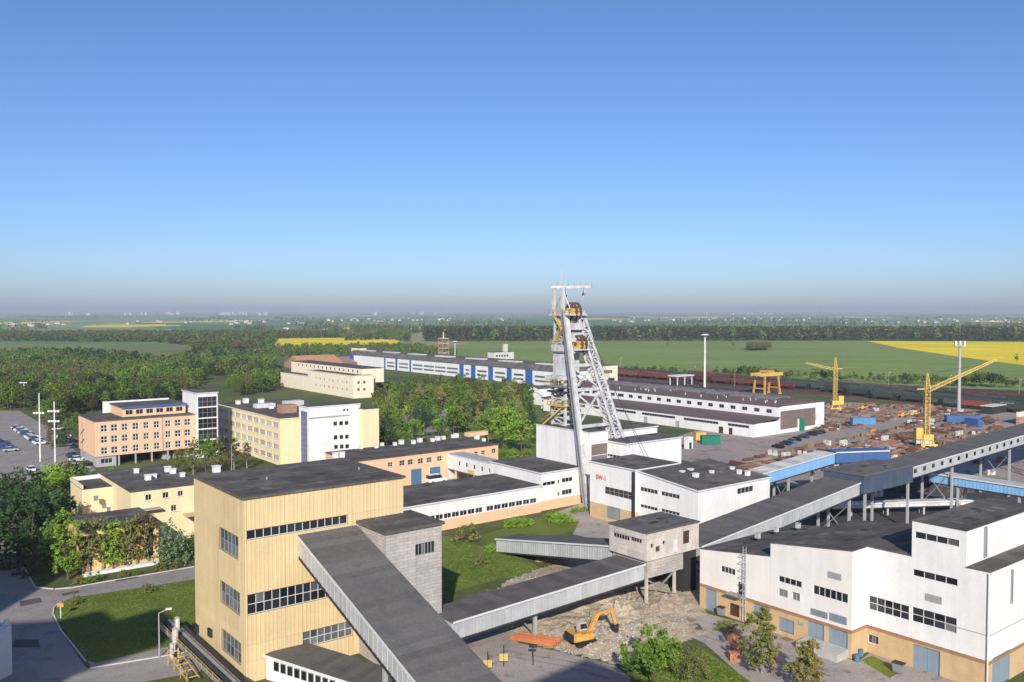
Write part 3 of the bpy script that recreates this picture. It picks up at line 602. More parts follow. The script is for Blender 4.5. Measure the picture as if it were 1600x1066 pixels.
m.build('handrail', OCST, PR); m = MB(); m.box(-1.3, -0.55, -6, 21, 1.72, 1.8); m.build('walkway', STEELG, PR)
for i, (a, b, r, m_) in enumerate((((-1.0, 14, .0), (-1.0, 14, 4.2), .5, PALE), ((-2.6, 9, 0), (-2.6, 9, 3.2), .12, OCST), ((0.6, 17, 2.4), (0.6, 17, 4.6), .45, PALE), ((-2.4, 12, 0), (-2.4, 12, 2.6), .35, STEELW))):
    m = MB(); m.cyl(a, b, r, n=10); m.build('vessel' if r > .3 else 'post', m_, PR)
for k in range(5):
    m = MB(); y = 3 + k * 1.8; m.box(-3.9, -2.0, y, y + 0.1, 1.0 + 0.25 * k, 1.12 + .25 * k); m.build('step', YSTEEL, PR)
m = MB(); m.beam((-3.9, 2.6, 1.9), (-3.9, 10.5, 3.0), .08); m.beam((-3.9, 2.6, .9), (-3.9, 10.5, 2.0), .12); m.beam((-2.0, 2.6, .9), (-2.0, 10.5, 2.0), .12)
for k in range(4): m.box(-3.95, -3.85, 2.7 + k * 2.4, 2.8 + k * 2.4, 0, 2.0 + .3 * k)
m.build('stair_frame', OCST, PR)
PR.scale = (.72, 1, .68)
# --- white processing building at the right
PB = empty('processing_building', site(1330, 1030), 'large white processing building with tan plinth, stepped roofs and dark windows', 'building')
nearw = dict(single=True, frame=FRAMEW)
pl = (3.35, TAN)
nr_ = dict(sheets=1.1, over=0.06, th=0.1)
block(PB, 0, 23, 11.9, 23.8, 0, 10.1, 8.5, wall=CREAMW, plinth=pl, band=(0.42, BROWNS), feats=[
    Wn('L', 1126, 883, 1149, 900.5, 4, 1, **nearw), ('door', 'L', (1104, 919, 1119, 957), dict(m=BLUED)), ('door', 'L', (1142, 942, 1154.5, 965), dict(m=BRDOOR)),
    ('door', 'L', (1155, 909, 1162, 930), dict(m=BRDOOR)), ('door', 'L', (1179, 940, 1202, 972), dict(m=BLUED, leaves=2, name='gate'))], **nr_)
block(PB, 0.003, 20.5, 0, 11.85, 0, 13.4, 11.9, wall=CREAMW, plinth=pl, band=(0.42, BROWNS), feats=[
    Wn('L', 1216, 898.5, 1253, 920, 4, 1, **nearw), Wn('L', 1216.5, 918.5, 1231, 935.5, 2, 1, glass=GLASSG, frame=LOUV), Wn('L', 1237.6, 924, 1250, 941, 2, 1, glass=GLASSG, frame=LOUV),
    Wn('L', 1270, 913, 1325, 944.5, 6, 1, **nearw), ('louvre', 'L', (1293.5, 892.5, 1314.6, 908), {}), ('louvre', 'L', (1267, 950, 1293, 968), dict(m=BLUED)), ('louvre', 'L', (1296, 957, 1323, 977.5), dict(m=BLUED)),
    ('door', 'L', (1263.6, 968, 1287, 1005), dict(m=BLUED, leaves=2, name='gate')), ('door', 'L', (1297, 978, 1324, 1020), dict(m=BLUED, leaves=2, name='gate')), ('door', 'L', (1218.8, 964, 1240, 992), dict(m=BLUED, leaves=2, name='gate')), ('louvre', 'L', (1247, 971, 1256, 979), {})], **nr_)
pc = dict(wall=WHITE, plinth=(3.3, TAN), band=(0.42, BROWNS))
block(PB, 3.6, 24, -5.55, -0.003, 0, 13.42, 13.36, feats=[Wn('L', 1355.5, 929, 1420.5, 971, 5, 2, **nearw), Wn('L', 1350.5, 988, 1373, 1009, 3, 1, single=True, frame=FRAMEG)], **pc, **nr_)
block(PB, 3.6, 23.8, -11.9, -5.553, 0, 17.75, feats=[Wn('L', 1424.5, 947, 1495, 991.5, 4, 2, **nearw), ('door', 'L', (1429, 1006, 1468, 1057), dict(m=BLUED, leaves=2, name='gate')), ('louvre', 'L', (1445.6, 927, 1471.6, 945), {}),
    Wn('L', 1426, 888, 1496.6, 917.5, 4, 1, **nearw), Wn('L', 1429, 829.5, 1499, 856, 4, 1, **nearw)], **pc, **nr_)
block(PB, 3.6, 24, -14.6, -11.903, 0, 13.6, 13.55, feats=[('door', 'R', (1551, 1029, 1576, 1075), dict(m=BLUED, leaves=2, name='gate'))], **pc, **nr_)
m = MB(); m.box(3.57, 3.597, -14.5, -10.6, 6.35, 6.45); m.box(3.6, 23, -14.63, -14.603, 6.35, 6.45); m.build('panel_joint', LOUV, PB)
m = MB(); m.cyl((3.5, 0.25, 0), (3.5, 0.25, 13), 0.09); m.build('downpipe', FRAMEW, PB); m = MB(); m.cyl((3.48, -14.5, 0), (3.48, -14.5, 13.5), 0.1); m.build('downpipe', FRAMEW, PB)
m = MB(); P = PB.location; ty, _z = face_pt(P, 'L', 0, 1165, 930)
for s in (-0.25, 0.25): m.box(-0.35, -0.29, ty + s - .03, ty + s + .03, 0.4, 10.6)
for k in range(30): m.box(-0.35, -0.29, ty - .22, ty + .22, 0.6 + k * .33, 0.64 + k * .33)
for k in range(8):
    for a, b in (((-.32, ty - .3), (-.9, ty - .3)), ((-.9, ty - .3), (-.9, ty + .3)), ((-.9, ty + .3), (-.32, ty + .3))): m.beam((*a, 2.6 + k), (*b, 2.6 + k), 0.05)
m.build('caged_ladder', STEELW, PB)
m = MB(); ya, za = face_pt(P, 'L', 0, 1162, 930); m.box(-1.3, -0.01, ya - .3, ya + 2.2, za - .15, za); m.build('balcony', STEELG, PB)
ya, _z = face_pt(P, 'L', 0, 1262, 1000); yb, _z = face_pt(P, 'L', 0, 1326, 1020)
m = MB(); m.hexa([(-2.6, yb, 0.05), (-.05, yb, 0.05), (-.05, ya, 0.05), (-2.6, ya, 0.05)], [(-2.6, yb, 1.0), (-.05, yb, 1.15), (-.05, ya, 1.15), (-2.6, ya, 1.0)]); m.build('loading_dock', PALE, PB)
vents(PB, 9.6, [(1184, 842), (1213, 832), (1247, 826)], STEELW, 0.6)
m = MB(); m.box(8, 8.4, -11.92 - .25, -11.92, 14, 17.6); m.box(8.9, 9.3, -14.75, -14.62, 9, 13); m.build('flue', STEELG, PB)
# --- concrete transfer house on legs, and the galleries that meet in it
TH_, hdu, hdv, hz = bld('transfer_house', 'weathered concrete transfer house raised on legs between the galleries', 'building', (1010, 949), 835, 952, 1092)
zm_, zl_ = height(TH_.location, 878), height(TH_.location, 906)
block(TH_, 0, hdu, 0, hdv, zm_, hz, wall=CONCP, roof=BITG, sheets=1.3, over=0.12, feats=[
    Wn('L', 958, 831, 984, 846.5, 6, 1, frame=CONC, single=False), Wn('L', 985, 838, 1003, 850.5, 4, 1, frame=CONC),
    Wn('R', 1016.5, 850, 1021.5, 856.5, 1, 1, frame=CONC), Wn('R', 1035, 845, 1040, 851, 1, 1, frame=CONC), Wn('R', 1024, 854, 1032, 862, 1, 1, frame=CONC, glass=GLASSG),
    ('door', 'R', (1053, 843, 1058, 863), dict(m=FRAMEW)), ('door', 'R', (1068, 823, 1076, 848), dict(m=BRDOOR))])
for a, b, c_, d_ in ((0.3, hdv * .5, zm_ + .05, zm_ + 1.2), (hdv * .5 + .1, hdv - .2, zm_ + .05, zm_ + 1.2), (0.3, hdv * .5, hz - .9, hz - .05), (hdv * .5 + .1, hdv - .2, hz - .9, hz - .05)):
    m = MB(); m.box(-.1, -.005, a, b, c_, d_); m.build('wall_panel', CONCP, TH_)
for a, b in ((0.1, hdu * .33), (hdu * .34, hdu * .68), (hdu * .69, hdu - .2)):
    m = MB(); m.box(a, b, -.1, -.005, hz - .8, hz - .05); m.build('wall_panel', CONCP, TH_)
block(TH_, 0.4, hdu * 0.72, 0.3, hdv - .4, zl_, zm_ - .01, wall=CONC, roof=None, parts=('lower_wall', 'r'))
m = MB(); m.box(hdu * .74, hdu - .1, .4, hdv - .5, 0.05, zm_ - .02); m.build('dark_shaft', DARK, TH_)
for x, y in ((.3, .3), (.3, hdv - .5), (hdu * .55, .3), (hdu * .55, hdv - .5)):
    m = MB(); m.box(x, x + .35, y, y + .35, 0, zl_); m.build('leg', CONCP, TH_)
m = MB(); m.beam((.45, .48, .6), (hdu * .55, .48, zl_ - .1), .2); m.beam((.45, .48, zl_ - .2), (hdu * .55, .48, .6), .2); m.build('brace', STEELG, TH_)
HO = TH_.location
a = HO - U * 0.15 + V * 0.3; e = HO - U * 34
gallery('conveyor_gallery', 'low grey conveyor gallery leading from the transfer house over the excavation', (a.x, a.y, 6.35), (e.x, e.y + .3, 5.35), 5.4, 2.3, sheet=1.6, side=-1, legs=(20.4,), roofm=mat('brownish_bitumen', (0.115, 0.098, 0.092), rough=0.85, var=0.25, scale=0.4, rnd=0.15), rib=0.5)
a = HO + V * (hdv + .15) + U * 0.3; e = HO + V * (hdv + 29) + U * 0.3
gallery('conveyor_gallery', 'short grey gallery dipping into the lawn behind the transfer house', (a.x, a.y, 7.3), (e.x, e.y, 2.35), 5.0, 2.35, sheet=1.6, side=-1, roofm=BITG, rib=0.5)
a = HO + U * (hdu + 0.15) - V * 0.2; t1_ = 45.0; e = a + U * t1_
gallery('conveyor_gallery', 'long dark-roofed gallery climbing from the transfer house past the winder house', (a.x, a.y, 7.0), (e.x, e.y, 11.3), 6.8, 2.3, sheet=1.5, side=1, legs=(22, 42), roofm=BITG)
b0 = e + U * 0.3
JB = empty('junction_house', (b0.x, b0.y, 0), 'junction house where two long galleries meet, cast shade painted in dark blue-grey', 'building')
block(JB, 0, 18, -0.7, 7.6, 9.2, 12.5, 12.5, wall=GALSHADE, roof=BITG, sheets=1.5)
for x, y in ((1, -.4), (16.8, -.4), (1, 7), (16.8, 7)):
    m = MB(); m.box(x, x + .4, y, y + .4, 0, 9.2); m.build('leg', LOUV, JB)
a = b0 + U * 18.3; e = a + U * 125
gallery('conveyor_gallery', 'straight raised gallery climbing from the junction house past the yellow crane', (a.x, a.y, 12.0), (e.x, e.y, 16.3), 6.8, 2.2, sheet=2.0, side=1, legs=(18, 46, 75, 105), roofm=BITG, nwin=34)
# --- lettered winder house
WH = empty('winder_house', tuple(site(926, 806) - V * 28.1), 'white winder house with tan plinth and red lettering beside the headframe', 'building')
wO = WH.location; wdu = reach(wO, U, 1203, 9.75)
block(WH, 0, wdu, 0, 15.0, 0, 9.75, 11.25, wall=WHITE, sheets=2.2, coping=FRAMEW, feats=[
    Wn('L', 1000, 760, 1027.6, 773.5, 5, 1), Wn('L', 1032.6, 767, 1062, 781, 5, 1), Wn('L', 1000, 787, 1027.6, 799.5, 5, 1), Wn('L', 1032.6, 794, 1062, 807, 5, 1), Wn('R', 1152, 763.5, 1177.5, 768, 4, 1)], plinth=(2.6, TAN))
block(WH, -0.8, wdu * 0.55, 15.05, 28.1, 0, 11.5, wall=WHITE, sheets=2.2, coping=FRAMEW, feats=[
    Wn('L', 944.6, 759.5, 989, 782, 6, 2, frame=FRAMEG), ('door', 'L', (949, 790, 968.5, 814), dict(m=STEELG, leaves=2, name='gate'))], plinth=(3.2, TAN))
m = MB(); m.box(-1.0, -.81, 15.1, 15.9, 0, 11.2); m.build('downpipe', DARK, WH)
vents(WH, 10.2, [(1066, 744), (1079, 741), (1087, 749), (1112, 743), (1144, 737), (1155, 742), (1168, 744)], s=0.8)
tcv = bpy.data.curves.new('lettering', 'FONT'); tcv.body = 'SW-1'; tcv.size = 1.3; tcv.extrude = 0.03; tcv.offset = 0.03; tmp = bpy.data.objects.new('lettering', tcv); COL.objects.link(tmp)
dg = bpy.context.evaluated_depsgraph_get(); tme = bpy.data.meshes.new_from_object(tmp.evaluated_get(dg)); bpy.data.objects.remove(tmp)
tme.materials.clear(); tme.materials.append(REDS); lo = link(bpy.data.objects.new('lettering', tme), WH); ly, lz = face_pt(wO, 'L', -0.8, 931.5, 748)
lo.location = (-0.86, ly, lz); lo.rotation_euler = (math.pi / 2, 0, -math.pi / 2); lo['label'] = 'red letters SW-1 on the white wall'
# blue galleries behind
a = wO + U * (wdu + .3) + V * 2.5; e = site(1281, 727, 11.6)
e = a + U * 27
gallery('conveyor_gallery', 'light blue conveyor gallery leading away from the winder house', (a.x, a.y, 10.0), (e.x, e.y, 11.6), 4.0, 2.3, wallm=BLUEL, roofm=PALE, sheet=3, side=1, legs=(10, 24))
e2 = e + Vector((math.cos(math.radians(8)), math.sin(math.radians(8)), 0)) * 13
a2 = e + Vector((0.3, 0.0, 0)); gallery('conveyor_gallery', 'short mid-blue gallery joining the light blue one to the junction', (a2.x, a2.y + .4, 11.7), (e2.x, e2.y, 11.9), 4.0, 2.4, wallm=BLUEM, roofm=BLUEM, sheet=4, side=1, legs=(9,))
a = site(1452, 739, 8.0); e = a - V * 75
gallery('conveyor_gallery', 'light blue gallery with pale roof crossing behind the processing building', (a.x, a.y, 8.0), (e.x, e.y, 8.0), 4.0, 1.9, wallm=BLUEL, roofm=PALE, sheet=4, side=-1 if False else 1, legs=(6, 18, 30, 42, 54))
a = site(1302, 788, 2.6); e = site(1530, 781, 2.9)
gallery('belt_conveyor', 'low pale covered belt conveyor behind the processing building', (a.x, a.y, 2.6), (e.x, e.y, 2.9), 2.0, 1.0, wallm=PALE, roofm=PALE, sheet=3, side=1, legs=(4, 12, 20, 28))['category'] = 'conveyor'
# --- halls round the headframe
b, du, dv, z = bld('shaft_hall', 'tall blank white shaft hall at the headframe foot', 'building', (922, 0), 677, 838, 0, z=16, du=5.5)
block(b, 0, du, 0, dv, 0, z, wall=WHITE, over=0.05, th=0.15, sheets=3, coping=FRAMEW)
SHALL = b
for k in range(4):
    m = MB(); m.box(.4, du - .3, -.14, -.01, 3.2 + k * 2.6, 5.6 + k * 2.6); m.build('glazed_wall', GLASSG if k < 3 else BRCLAD, b)
b, du, dv, z = bld('machine_hall', 'white hall with window strip behind the lettered winder house', 'building', (979.5, 0), 695, 942.4, 1064.8, z=13.6)
block(b, 0, du, 0, dv, 0, z, wall=WHITE, coping=FRAMEW, sheets=2.5, feats=[Wn('L', 946, 708, 974, 718, 5, 1)])
m = MB(); m.box(.5, 6, dv + .02, dv + 6, 0, 12.2); m.build('glazed_link', GLASS, b)
b, du, dv, z = bld('rear_hall', 'plain white hall with grey roof behind the headframe backstay', 'building', (958, 0), 675, 925, 1027, z=12.5)
block(b, 0, du, 0, dv, 0, z, wall=WHITE, coping=FRAMEW, sheets=3)
# long low white building with tan plinth
b, du, dv, z = bld('long_low_building', 'long low white building with dark window band and tan plinth', 'building', (600, 0), 799.6, 0, 845.5, z=5.6, dv=16.6)
O = b.location; f_ = []
n = 15
for i in range(n):
    x0, x1 = du - 1.2 - (i + 1) * 1.9 - (0.9 if i >= 7 else 0), du - 1.2 - i * 1.9 - (0.9 if i >= 7 else 0)
    f_.append(('win', 'R', (x0 + .04, x1 - .04, 2.2, 3.3), dict(nc=2, nr=1)))
block(b, 0, du, 0, dv, 0, z, wall=WHITE, plinth=(2.1, PEACH), feats=f_, sheets=2.0, coping=FRAMEW)
b, du2, dv2, z2 = bld('end_building', 'two-storey white end building with tan base beside the headframe leg', 'building', (845.7, 0), 740.5, 766, 909, z=8.06)
block(b, 0, du2, 0.0, dv2, 0, z2, wall=WHITE, plinth=(2.1, PEACH), sheets=2.0, coping=FRAMEW, feats=[Wn('R', 871, 750, 874.5, 755.5, 1, 1), Wn('R', 878, 747.5, 895, 752, 3, 1), Wn('R', 871, 769, 874.5, 775, 1, 1), Wn('R', 878, 766, 894, 771.5, 3, 1), Wn('R', 848, 754, 868, 757, 3, 1)])
# peach workshop with blue gates, and its bridge
b, du, dv, z = bld('workshop', 'low peach workshop with blue gates and a vented dark roof', 'building', (556, 0), 721.6, 0, 778.4, z=7.4, dv=16)
sq = dict(nc=2, nr=2, sill=True)
block(b, 0, du, 0, dv, 0, z, wall=PEACH, sheets=2.5, feats=[('win', 'R', r, dict(sq)) for r in ((624, 720, 633, 727.3), (637, 718.5, 645.5, 726), (653, 716.8, 661.5, 724.2), (666.6, 715, 675, 722.3), (683, 713, 690.6, 720.3), (741, 706, 747, 711.5), (752, 704.3, 758, 710), (768, 701.5, 775, 708), (606, 723, 614, 729))] +
      [('door', 'R', (642.6, 734, 658.2, 756.5), dict(m=BLUEG, leaves=2, name='gate')), ('door', 'R', (672, 731, 687.6, 752), dict(m=BLUEG, leaves=2, name='gate')), ('door', 'R', (700, 734, 712, 748), dict(m=FRAMEW, name='gate'))])
vents(b, z, [(564, 703), (588, 701.5), (597, 698), (617, 697.5), (627, 695.5), (646, 695), (656, 692.5), (676, 691.5), (684, 689.5), (693, 688), (708, 685), (713, 684.5), (745, 687), (756, 691)], s=0.9)
m = MB(); P = local(b.location, site(741, 681, 7.4)); m.box(P.x - 3.4, P.x + 3.4, P.y - 2, P.y, 7.6, 8.7); m.build('roof_housing', PEACH, b)
BR = empty('link_bridge', tuple(site(697, 708.5, 6.66).xy) + (0,), 'white raised link bridge joining the peach workshop to the low buildings', 'bridge')
block(BR, 0, 4.5, -24.5, -0.15, 3.0, 6.66, wall=WHITE, roof=LOUV, over=0.1, th=0.12, coping=FRAMEW, feats=[('win', 'L', (-6.4 - k * 3.2, -5.4 - k * 3.2, 4.3, 5.5), dict(nc=1, nr=1)) for k in range(5)])
m = MB(); m.box(0.05, 4.4, -24.4, -0.2, 2.85, 2.99); m.build('floor', CONC, BR)
m = MB(); m.box(-.06, -.025, -12.4, -9.6, 3.0, 3.9); m.build('yellow_panel', YSTEEL, BR)
for k in range(3):
    for x in (.2, 3.9): m = MB(); m.box(x, x + .4, -4 - k * 8, -3.6 - k * 8, 0, 2.85); m.build('pillar', PEACH, BR)
# --- offices
b, du, dv, z = bld('office_block', 'peach three-storey office block with white-cross windows and set-back penthouse', 'building', (149, 731), 660, 122.6, 320)
O = b.location; f_ = []
cols = [(157, 168), (173, 184), (190, 200), (207, 217), (224, 233), (240, 249.5), (258, 267), (273, 283), (288, 298), (304, 313)]
zr = [(height(O, 676.5), height(O, 665)), (height(O, 694), height(O, 682.5)), (height(O, 711.5), height(O, 700))]
for x0, x1 in cols:
    ta, tb = face_pt(O, 'R', 0, x0, 680)[0], face_pt(O, 'R', 0, x1, 680)[0]
    for za, zb in zr: f_.append(('win', 'R', (ta, tb, za, zb), dict(nc=2, nr=2, fw=0.16, sill=True)))
block(b, 0, du, 0, dv, 2.9, z, wall=PEACH, feats=f_, sheets=2.0, over=.1)
zz0 = 3.0
block(b, 0.3, 5.5, 0.4, dv - .3, 0, 2.88, wall=LOUV, roof=None, parts=('base_wall', 'r'), feats=[('win', 'R', (1.5, 4.5, .8, 2.2), dict(nc=3, nr=1))])
block(b, du * .62, du - .3, 2.5, dv - .3, 0, 2.88, wall=LOUV, roof=None, parts=('base_wall', 'r'), feats=[('win', 'R', (du * .62 + 1 + 3 * k, du * .62 + 3 + 3 * k, .5, 2.5), dict(nc=2, nr=2)) for k in range(3)])
block(b, 5.6, du * .61, 6, dv - .3, 0, 2.86, wall=DARK, roof=None, parts=('base_wall', 'r'))
for k in range(4): m = MB(); m.box(6 + k * 4.4, 6.4 + k * 4.4, .3, .7, 0, 2.9); m.build('pillar', LOUV, b)
t0 = local(O, site(180, 649, z)).x
block(b, t0, t0 + 17.5, 5.2, dv - .8, z + .2, z + 2.9, wall=PEACH, parts=('penthouse_wall', 'penthouse_roof'), over=.35, feats=[('win', 'R', (t0 + .8 + 2.8 * k, t0 + 2.8 + 2.8 * k, z + .8, z + 2.2), dict(nc=2, nr=1)) for k in range(6)])
m = MB(); m.box(t0 - .4, t0 + 17.9, 4.75, 4.84, z + 2.65, z + 3.15); m.build('fascia', BLUEP, b)
m = MB(); m.box(t0 - 2, t0 + 17, dv - .5, dv - .2, z + .2, z + 3.6); m.build('parapet', WHITE, b)
m = MB(); t1 = face_pt(O, 'R', 0, 254, 680)[0]; m.cyl((t1, -.12, 3), (t1, -.12, z), .1); m.build('downpipe', FRAMEG, b)
b, du, dv, z = bld('glass_stair_block', 'tall white stair block with dark glazed front beside the peach office', 'building', (309, 716), 615.5, 285, 340)
block(b, 0, du, 0, dv, 0, z, wall=WHITE, coping=FRAMEW, feats=[('win', 'R', (0.25, du - .25, z - 1.0 - 3.2 * k - 2.95, z - 1.0 - 3.2 * k), dict(nc=4, nr=2, frame=FRAMEG)) for k in range(5)])
b, du, dv, z = bld('office_block', 'pale yellow four-storey office block with rows of ribbon windows', 'building', (438, 728), 656, 340, 470)
O = b.location; f_ = []
for r in range(4):
    zt = z - 1.0 - r * 3.05
    nn = 10
    for i in range(nn):
        w = (dv - 1.2) / nn; f_.append(('win', 'L', (0.6 + i * w + .45, 0.6 + (i + 1) * w - .45, zt - 1.5, zt), dict(nc=3, nr=2, glass=GLASSP, sill=True)))
block(b, 0, du + 20, 0, dv, 0, z, wall=OCHRE, feats=f_, sheets=2.5, over=.12, coping=OCHRE)
for px, py in ((372, 633), (384, 631), (408, 632), (424, 640), (455, 646)): vents(b, z, [(px, py)], s=1.3)
m = MB(); P = local(O, site(436, 636, z)); m.box(P.x - 8, P.x - 2, P.y - 2, P.y + 1, z + .2, z + 1.5); m.build('roof_housing', PALE, b); m = MB(); m.box(P.x + 1, P.x + 7, P.y - 3, P.y, z + .2, z + 1.9); m.build('roof_housing', PALE, b)
m = MB(); P = local(O, site(450, 645, z)); m.box(P.x - 3, P.x + 1.5, P.y - 3, P.y + 1, z + .2, z + 2.6); m.build('roof_housing', RUSTL, b)
b, du, dv, z = bld('stair_wing', 'bright white office wing with few small square windows', 'building', (483, 733), 637.5, 467, 563)
f_ = [Wn('R', x, y, x + 6.5, y + 6.5, 1, 1) for y0, xs in ((659, (521, 530, 538.5)), (680.5, (521.5, 530.5, 539)), (695.5, (522, 531, 539.5))) for x, y in [(xx, y0 - (xx - 521) * .06) for xx in xs]] + [Wn('R', 536, 639, 540, 643, 1, 1), Wn('R', 541, 638.7, 545, 642.7, 1, 1)]
f_.append(('win', 'L', (dv * .15, dv * .85, 1, z - 1.2), dict(nc=3, nr=10, frame=FRAMEG, glass=mat('bluish_glass', (.10, .12, .22), rough=.3, var=0))))
block(b, 0, du, 0, dv, 0, z, wall=WHITE, feats=f_, over=.08, coping=FRAMEW, sheets=3)
m = MB(); m.box(-.05, du * .8, -.12, -.01, z - 3.0, z - 2.7); m.build('ledge', FRAMEG, b)
b, du, dv, z = bld('yellow_annex', 'narrow yellow block at the end of the white office wing', 'building', (569, 726), 640, 562.5, 592)
block(b, 0, du, 0, dv + 4, 0, z, wall=OCHRE, over=.08)
# little yellow house group among the trees
b, du, dv, z = bld('canteen_building', 'two-storey yellow canteen building behind the row of birches', 'building', (204, 0), 770, 0, 318, z=10, dv=25)
sq2 = dict(nc=2, nr=1, sill=True)
block(b, 0, du, 0, dv, 0, z, wall=OCHRE, sheets=2.0, over=.1, feats=[('win', 'R', r, dict(sq2)) for r in ((227, 773, 237, 781.5), (254, 769.7, 264, 778), (277.6, 767, 286.4, 775.3), (267, 789.5, 276, 798.5))])
vents(b, z, [(213, 741), (231, 752), (241, 749), (262, 739), (285, 747), (270, 742)], s=0.9)
m = MB(); m.box(9.2, 18, -2.5, -.02, 4.6, 4.9); m.build('canopy', TAN, b); m = MB(); m.box(1, 5, -1.5, -.02, 6.6, 6.8); m.build('canopy', CONC, b)
LB, ldu, ldv, lz_ = bld('canteen_annex', 'flat annex with pale parapet adjoining the yellow canteen', 'building', (128, 0), 766, 110, 190, z=9.0)
block(LB, 0, 5.6, 0, max(ldv, 8), 0, lz_, wall=OCHRE, over=0, th=.1)
m = MB(); m.box(0, 5.6, max(ldv, 8) - .3, max(ldv, 8), 9.12, 9.9); m.build('parapet', WHITE, LB); m = MB(); m.box(0, .25, 0, max(ldv, 8) - .31, 9.12, 9.9); m.build('parapet', OCHRE, LB)
pr = site(248, 878); tl = reach(pr, -U, 131, 0)
WG = empty('canteen_wing', pr - U * tl, 'low yellow-orange wing with dark roof half hidden by birches', 'building')
block(WG, 0, tl, 0, 12.2, 0, 7.0, wall=ORANGEY, sheets=1.5, over=.15, feats=[('win', 'R', (tl - 2.2 - 3.2 * k, tl - .7 - 3.2 * k, 1.2, 6.2), dict(nc=1, nr=3)) for k in range(4)])
m = MB(); m.box(-.3, tl, -1.6, -.2, 0.0, .5); m.build('terrace', WHITE, WG); vents(WG, 7.0, [(150, 783), (163, 795), (170, 800)], STEELG, .6)
# beige laboratory, clay-roofed store
b, du, dv, z = bld('beige_building', 'stepped beige building with small windows beyond the park', 'building', (552, 623), 588, 437, 584)
f_ = [('win', 'R', (du * .2 + 3.2 * k, du * .2 + 3.2 * k + 1.4, zq, zq + 1.5), dict(nc=2, nr=1)) for k in range(2) for zq in (3.5, 7)] + [('win', 'L', (6 + 5 * k, 8 + 5 * k, zq, zq + 1.3), dict(nc=2, nr=1, glass=GLASSP)) for k in range(8) for zq in (3.2, 6.8)]
block(b, 0, du, 0, dv * .58, 0, z, wall=BEIGE, feats=f_, over=.1, coping=BEIGE)
block(b, 0.5, du + 4, dv * .585, dv, 0, z - 3.2, wall=BEIGE, feats=[], over=.1, coping=BEIGE, parts=('side_wall', 'side_roof'))
block(b, 7, du + 8, 4, dv, z - 4, z + 3.0, wall=BEIGE, feats=[('win', 'L', (8 + 5 * k, 9.8 + 5 * k, z + .8, z + 2.2), dict(nc=1, nr=1)) for k in range(max(1, int((dv - 14) / 5)))], over=.1, parts=('upper_wall', 'upper_roof'))
def gable(name, label, px, py, wx, wy, hw, hr, wall, roof, cat='shed', rz=GR, group=None, P=None):
    O = P if P is not None else site(px, py); b = empty(name, O, label, cat, rz, group)
    m = MB(); m.box(0, wx, 0, wy, 0, hw); m.add([(0, 0, hw), (0, wy, hw), (0, wy / 2, hr)], [(0, 1, 2)]); m.add([(wx, 0, hw), (wx, wy, hw), (wx, wy / 2, hr)], [(0, 1, 2)]); m.build('wall', wall, b)
    m = MB(); k = .4; s = (hr - hw) / (wy / 2); e0 = hw - k * s
    m.hexa([(-k, -k, e0 + .03), (wx + k, -k, e0 + .03), (wx + k, wy / 2, hr + .03), (-k, wy / 2, hr + .03)], [(-k, -k, e0 + .25), (wx + k, -k, e0 + .25), (wx + k, wy / 2, hr + .25), (-k, wy / 2, hr + .25)])
    m.hexa([(-k, wy / 2 + .002, hr + .03), (wx + k, wy / 2 + .002, hr + .03), (wx + k, wy + k, e0 + .03), (-k, wy + k, e0 + .03)], [(-k, wy / 2 + .002, hr + .25), (wx + k, wy / 2 + .002, hr + .25), (wx + k, wy + k, e0 + .25), (-k, wy + k, e0 + .25)])
    m.build('roof', roof, b)
    return b
gable('clay_roof_store', 'store with wide orange clay roof behind the beige building', 470, 577, 34, 30, 3.5, 9, RUSTL, CLAY, rz=GR + math.pi / 2 * 0)
gable('clay_roof_store', 'lower dusky red roofed store next to the orange clay roof', 520, 574, 26, 36, 3, 6.5, RUSTL, mat('dusky_tile', (.33, .19, .15), var=.2), rz=GR)
b, du, dv, z = bld('yellow_pump_house', 'small pale yellow block behind the long blue and white hall', 'building', (562, 560), 544.5, 549, 568)
block(b, 0, du + 3, 0, dv, 0, z, wall=OCHRE, over=.1)
# --- long white hall with blue panels
b, du, dv, z = bld('long_hall', 'very long white hall with blue panels and ribbon windows beyond the park', 'building', (876, 606), 582, 546, 0, du=26)
O = b.location; f_ = []; blues = []
pxs = [(545, 553), (600.5, 602.5), (618, 621), (640, 642.5), (718, 724.5), (736, 743), (763, 770.5), (792, 799.5), (821, 832)]
for x0, x1 in pxs:
    ta, tb = face_pt(O, 'L', 0, x0, 590)[0], face_pt(O, 'L', 0, x1, 590)[0]; blues.append((min(ta, tb), max(ta, tb)))
edges = sorted([e for bb in blues for e in bb] + [2.0]); 
for i in range(0, len(edges) - 1, 2):
    a, c = edges[i] + 1.2, edges[i + 1] - 1.2
    if c - a < 3: continue
    nb = max(1, int((c - a) / 12)); w = (c - a) / nb
    for k in range(nb):
        for zq in (1.9, 4.4): f_.append(('win', 'L', (a + k * w + .6, a + (k + 1) * w - .6, zq, zq + 1.3), dict(nc=max(2, int(w / 2)), nr=1, frame=FRAMEG, glass=GLASSG)))
block(b, 0, du, 0, dv, 0, z, wall=WHITE, feats=f_, roof=None)
for a, c in blues: m = MB(); m.box(-.12, -.005, a, min(c, dv), 0, z - .1); m.build('blue_panel', BLUEP, b)
m = MB(); m.hexa([(-.4, -.4, z + .01), (du + .4, -.4, z + .01), (du + .4, dv + .4, z + .01), (-.4, dv + .4, z + .01)], [(3, 0, z + 3.2), (du - 3, 0, z + 3.2), (du - 3, dv, z + 3.2), (3, dv, z + 3.2)]); m.build('roof', BITU, b)
for k in range(7): m = MB(); yy = dv * (k + .5) / 7; m.box(4, 9, yy - 9, yy + 9, z + 3.22, z + 3.9); m.build('skylight', PALE, b)
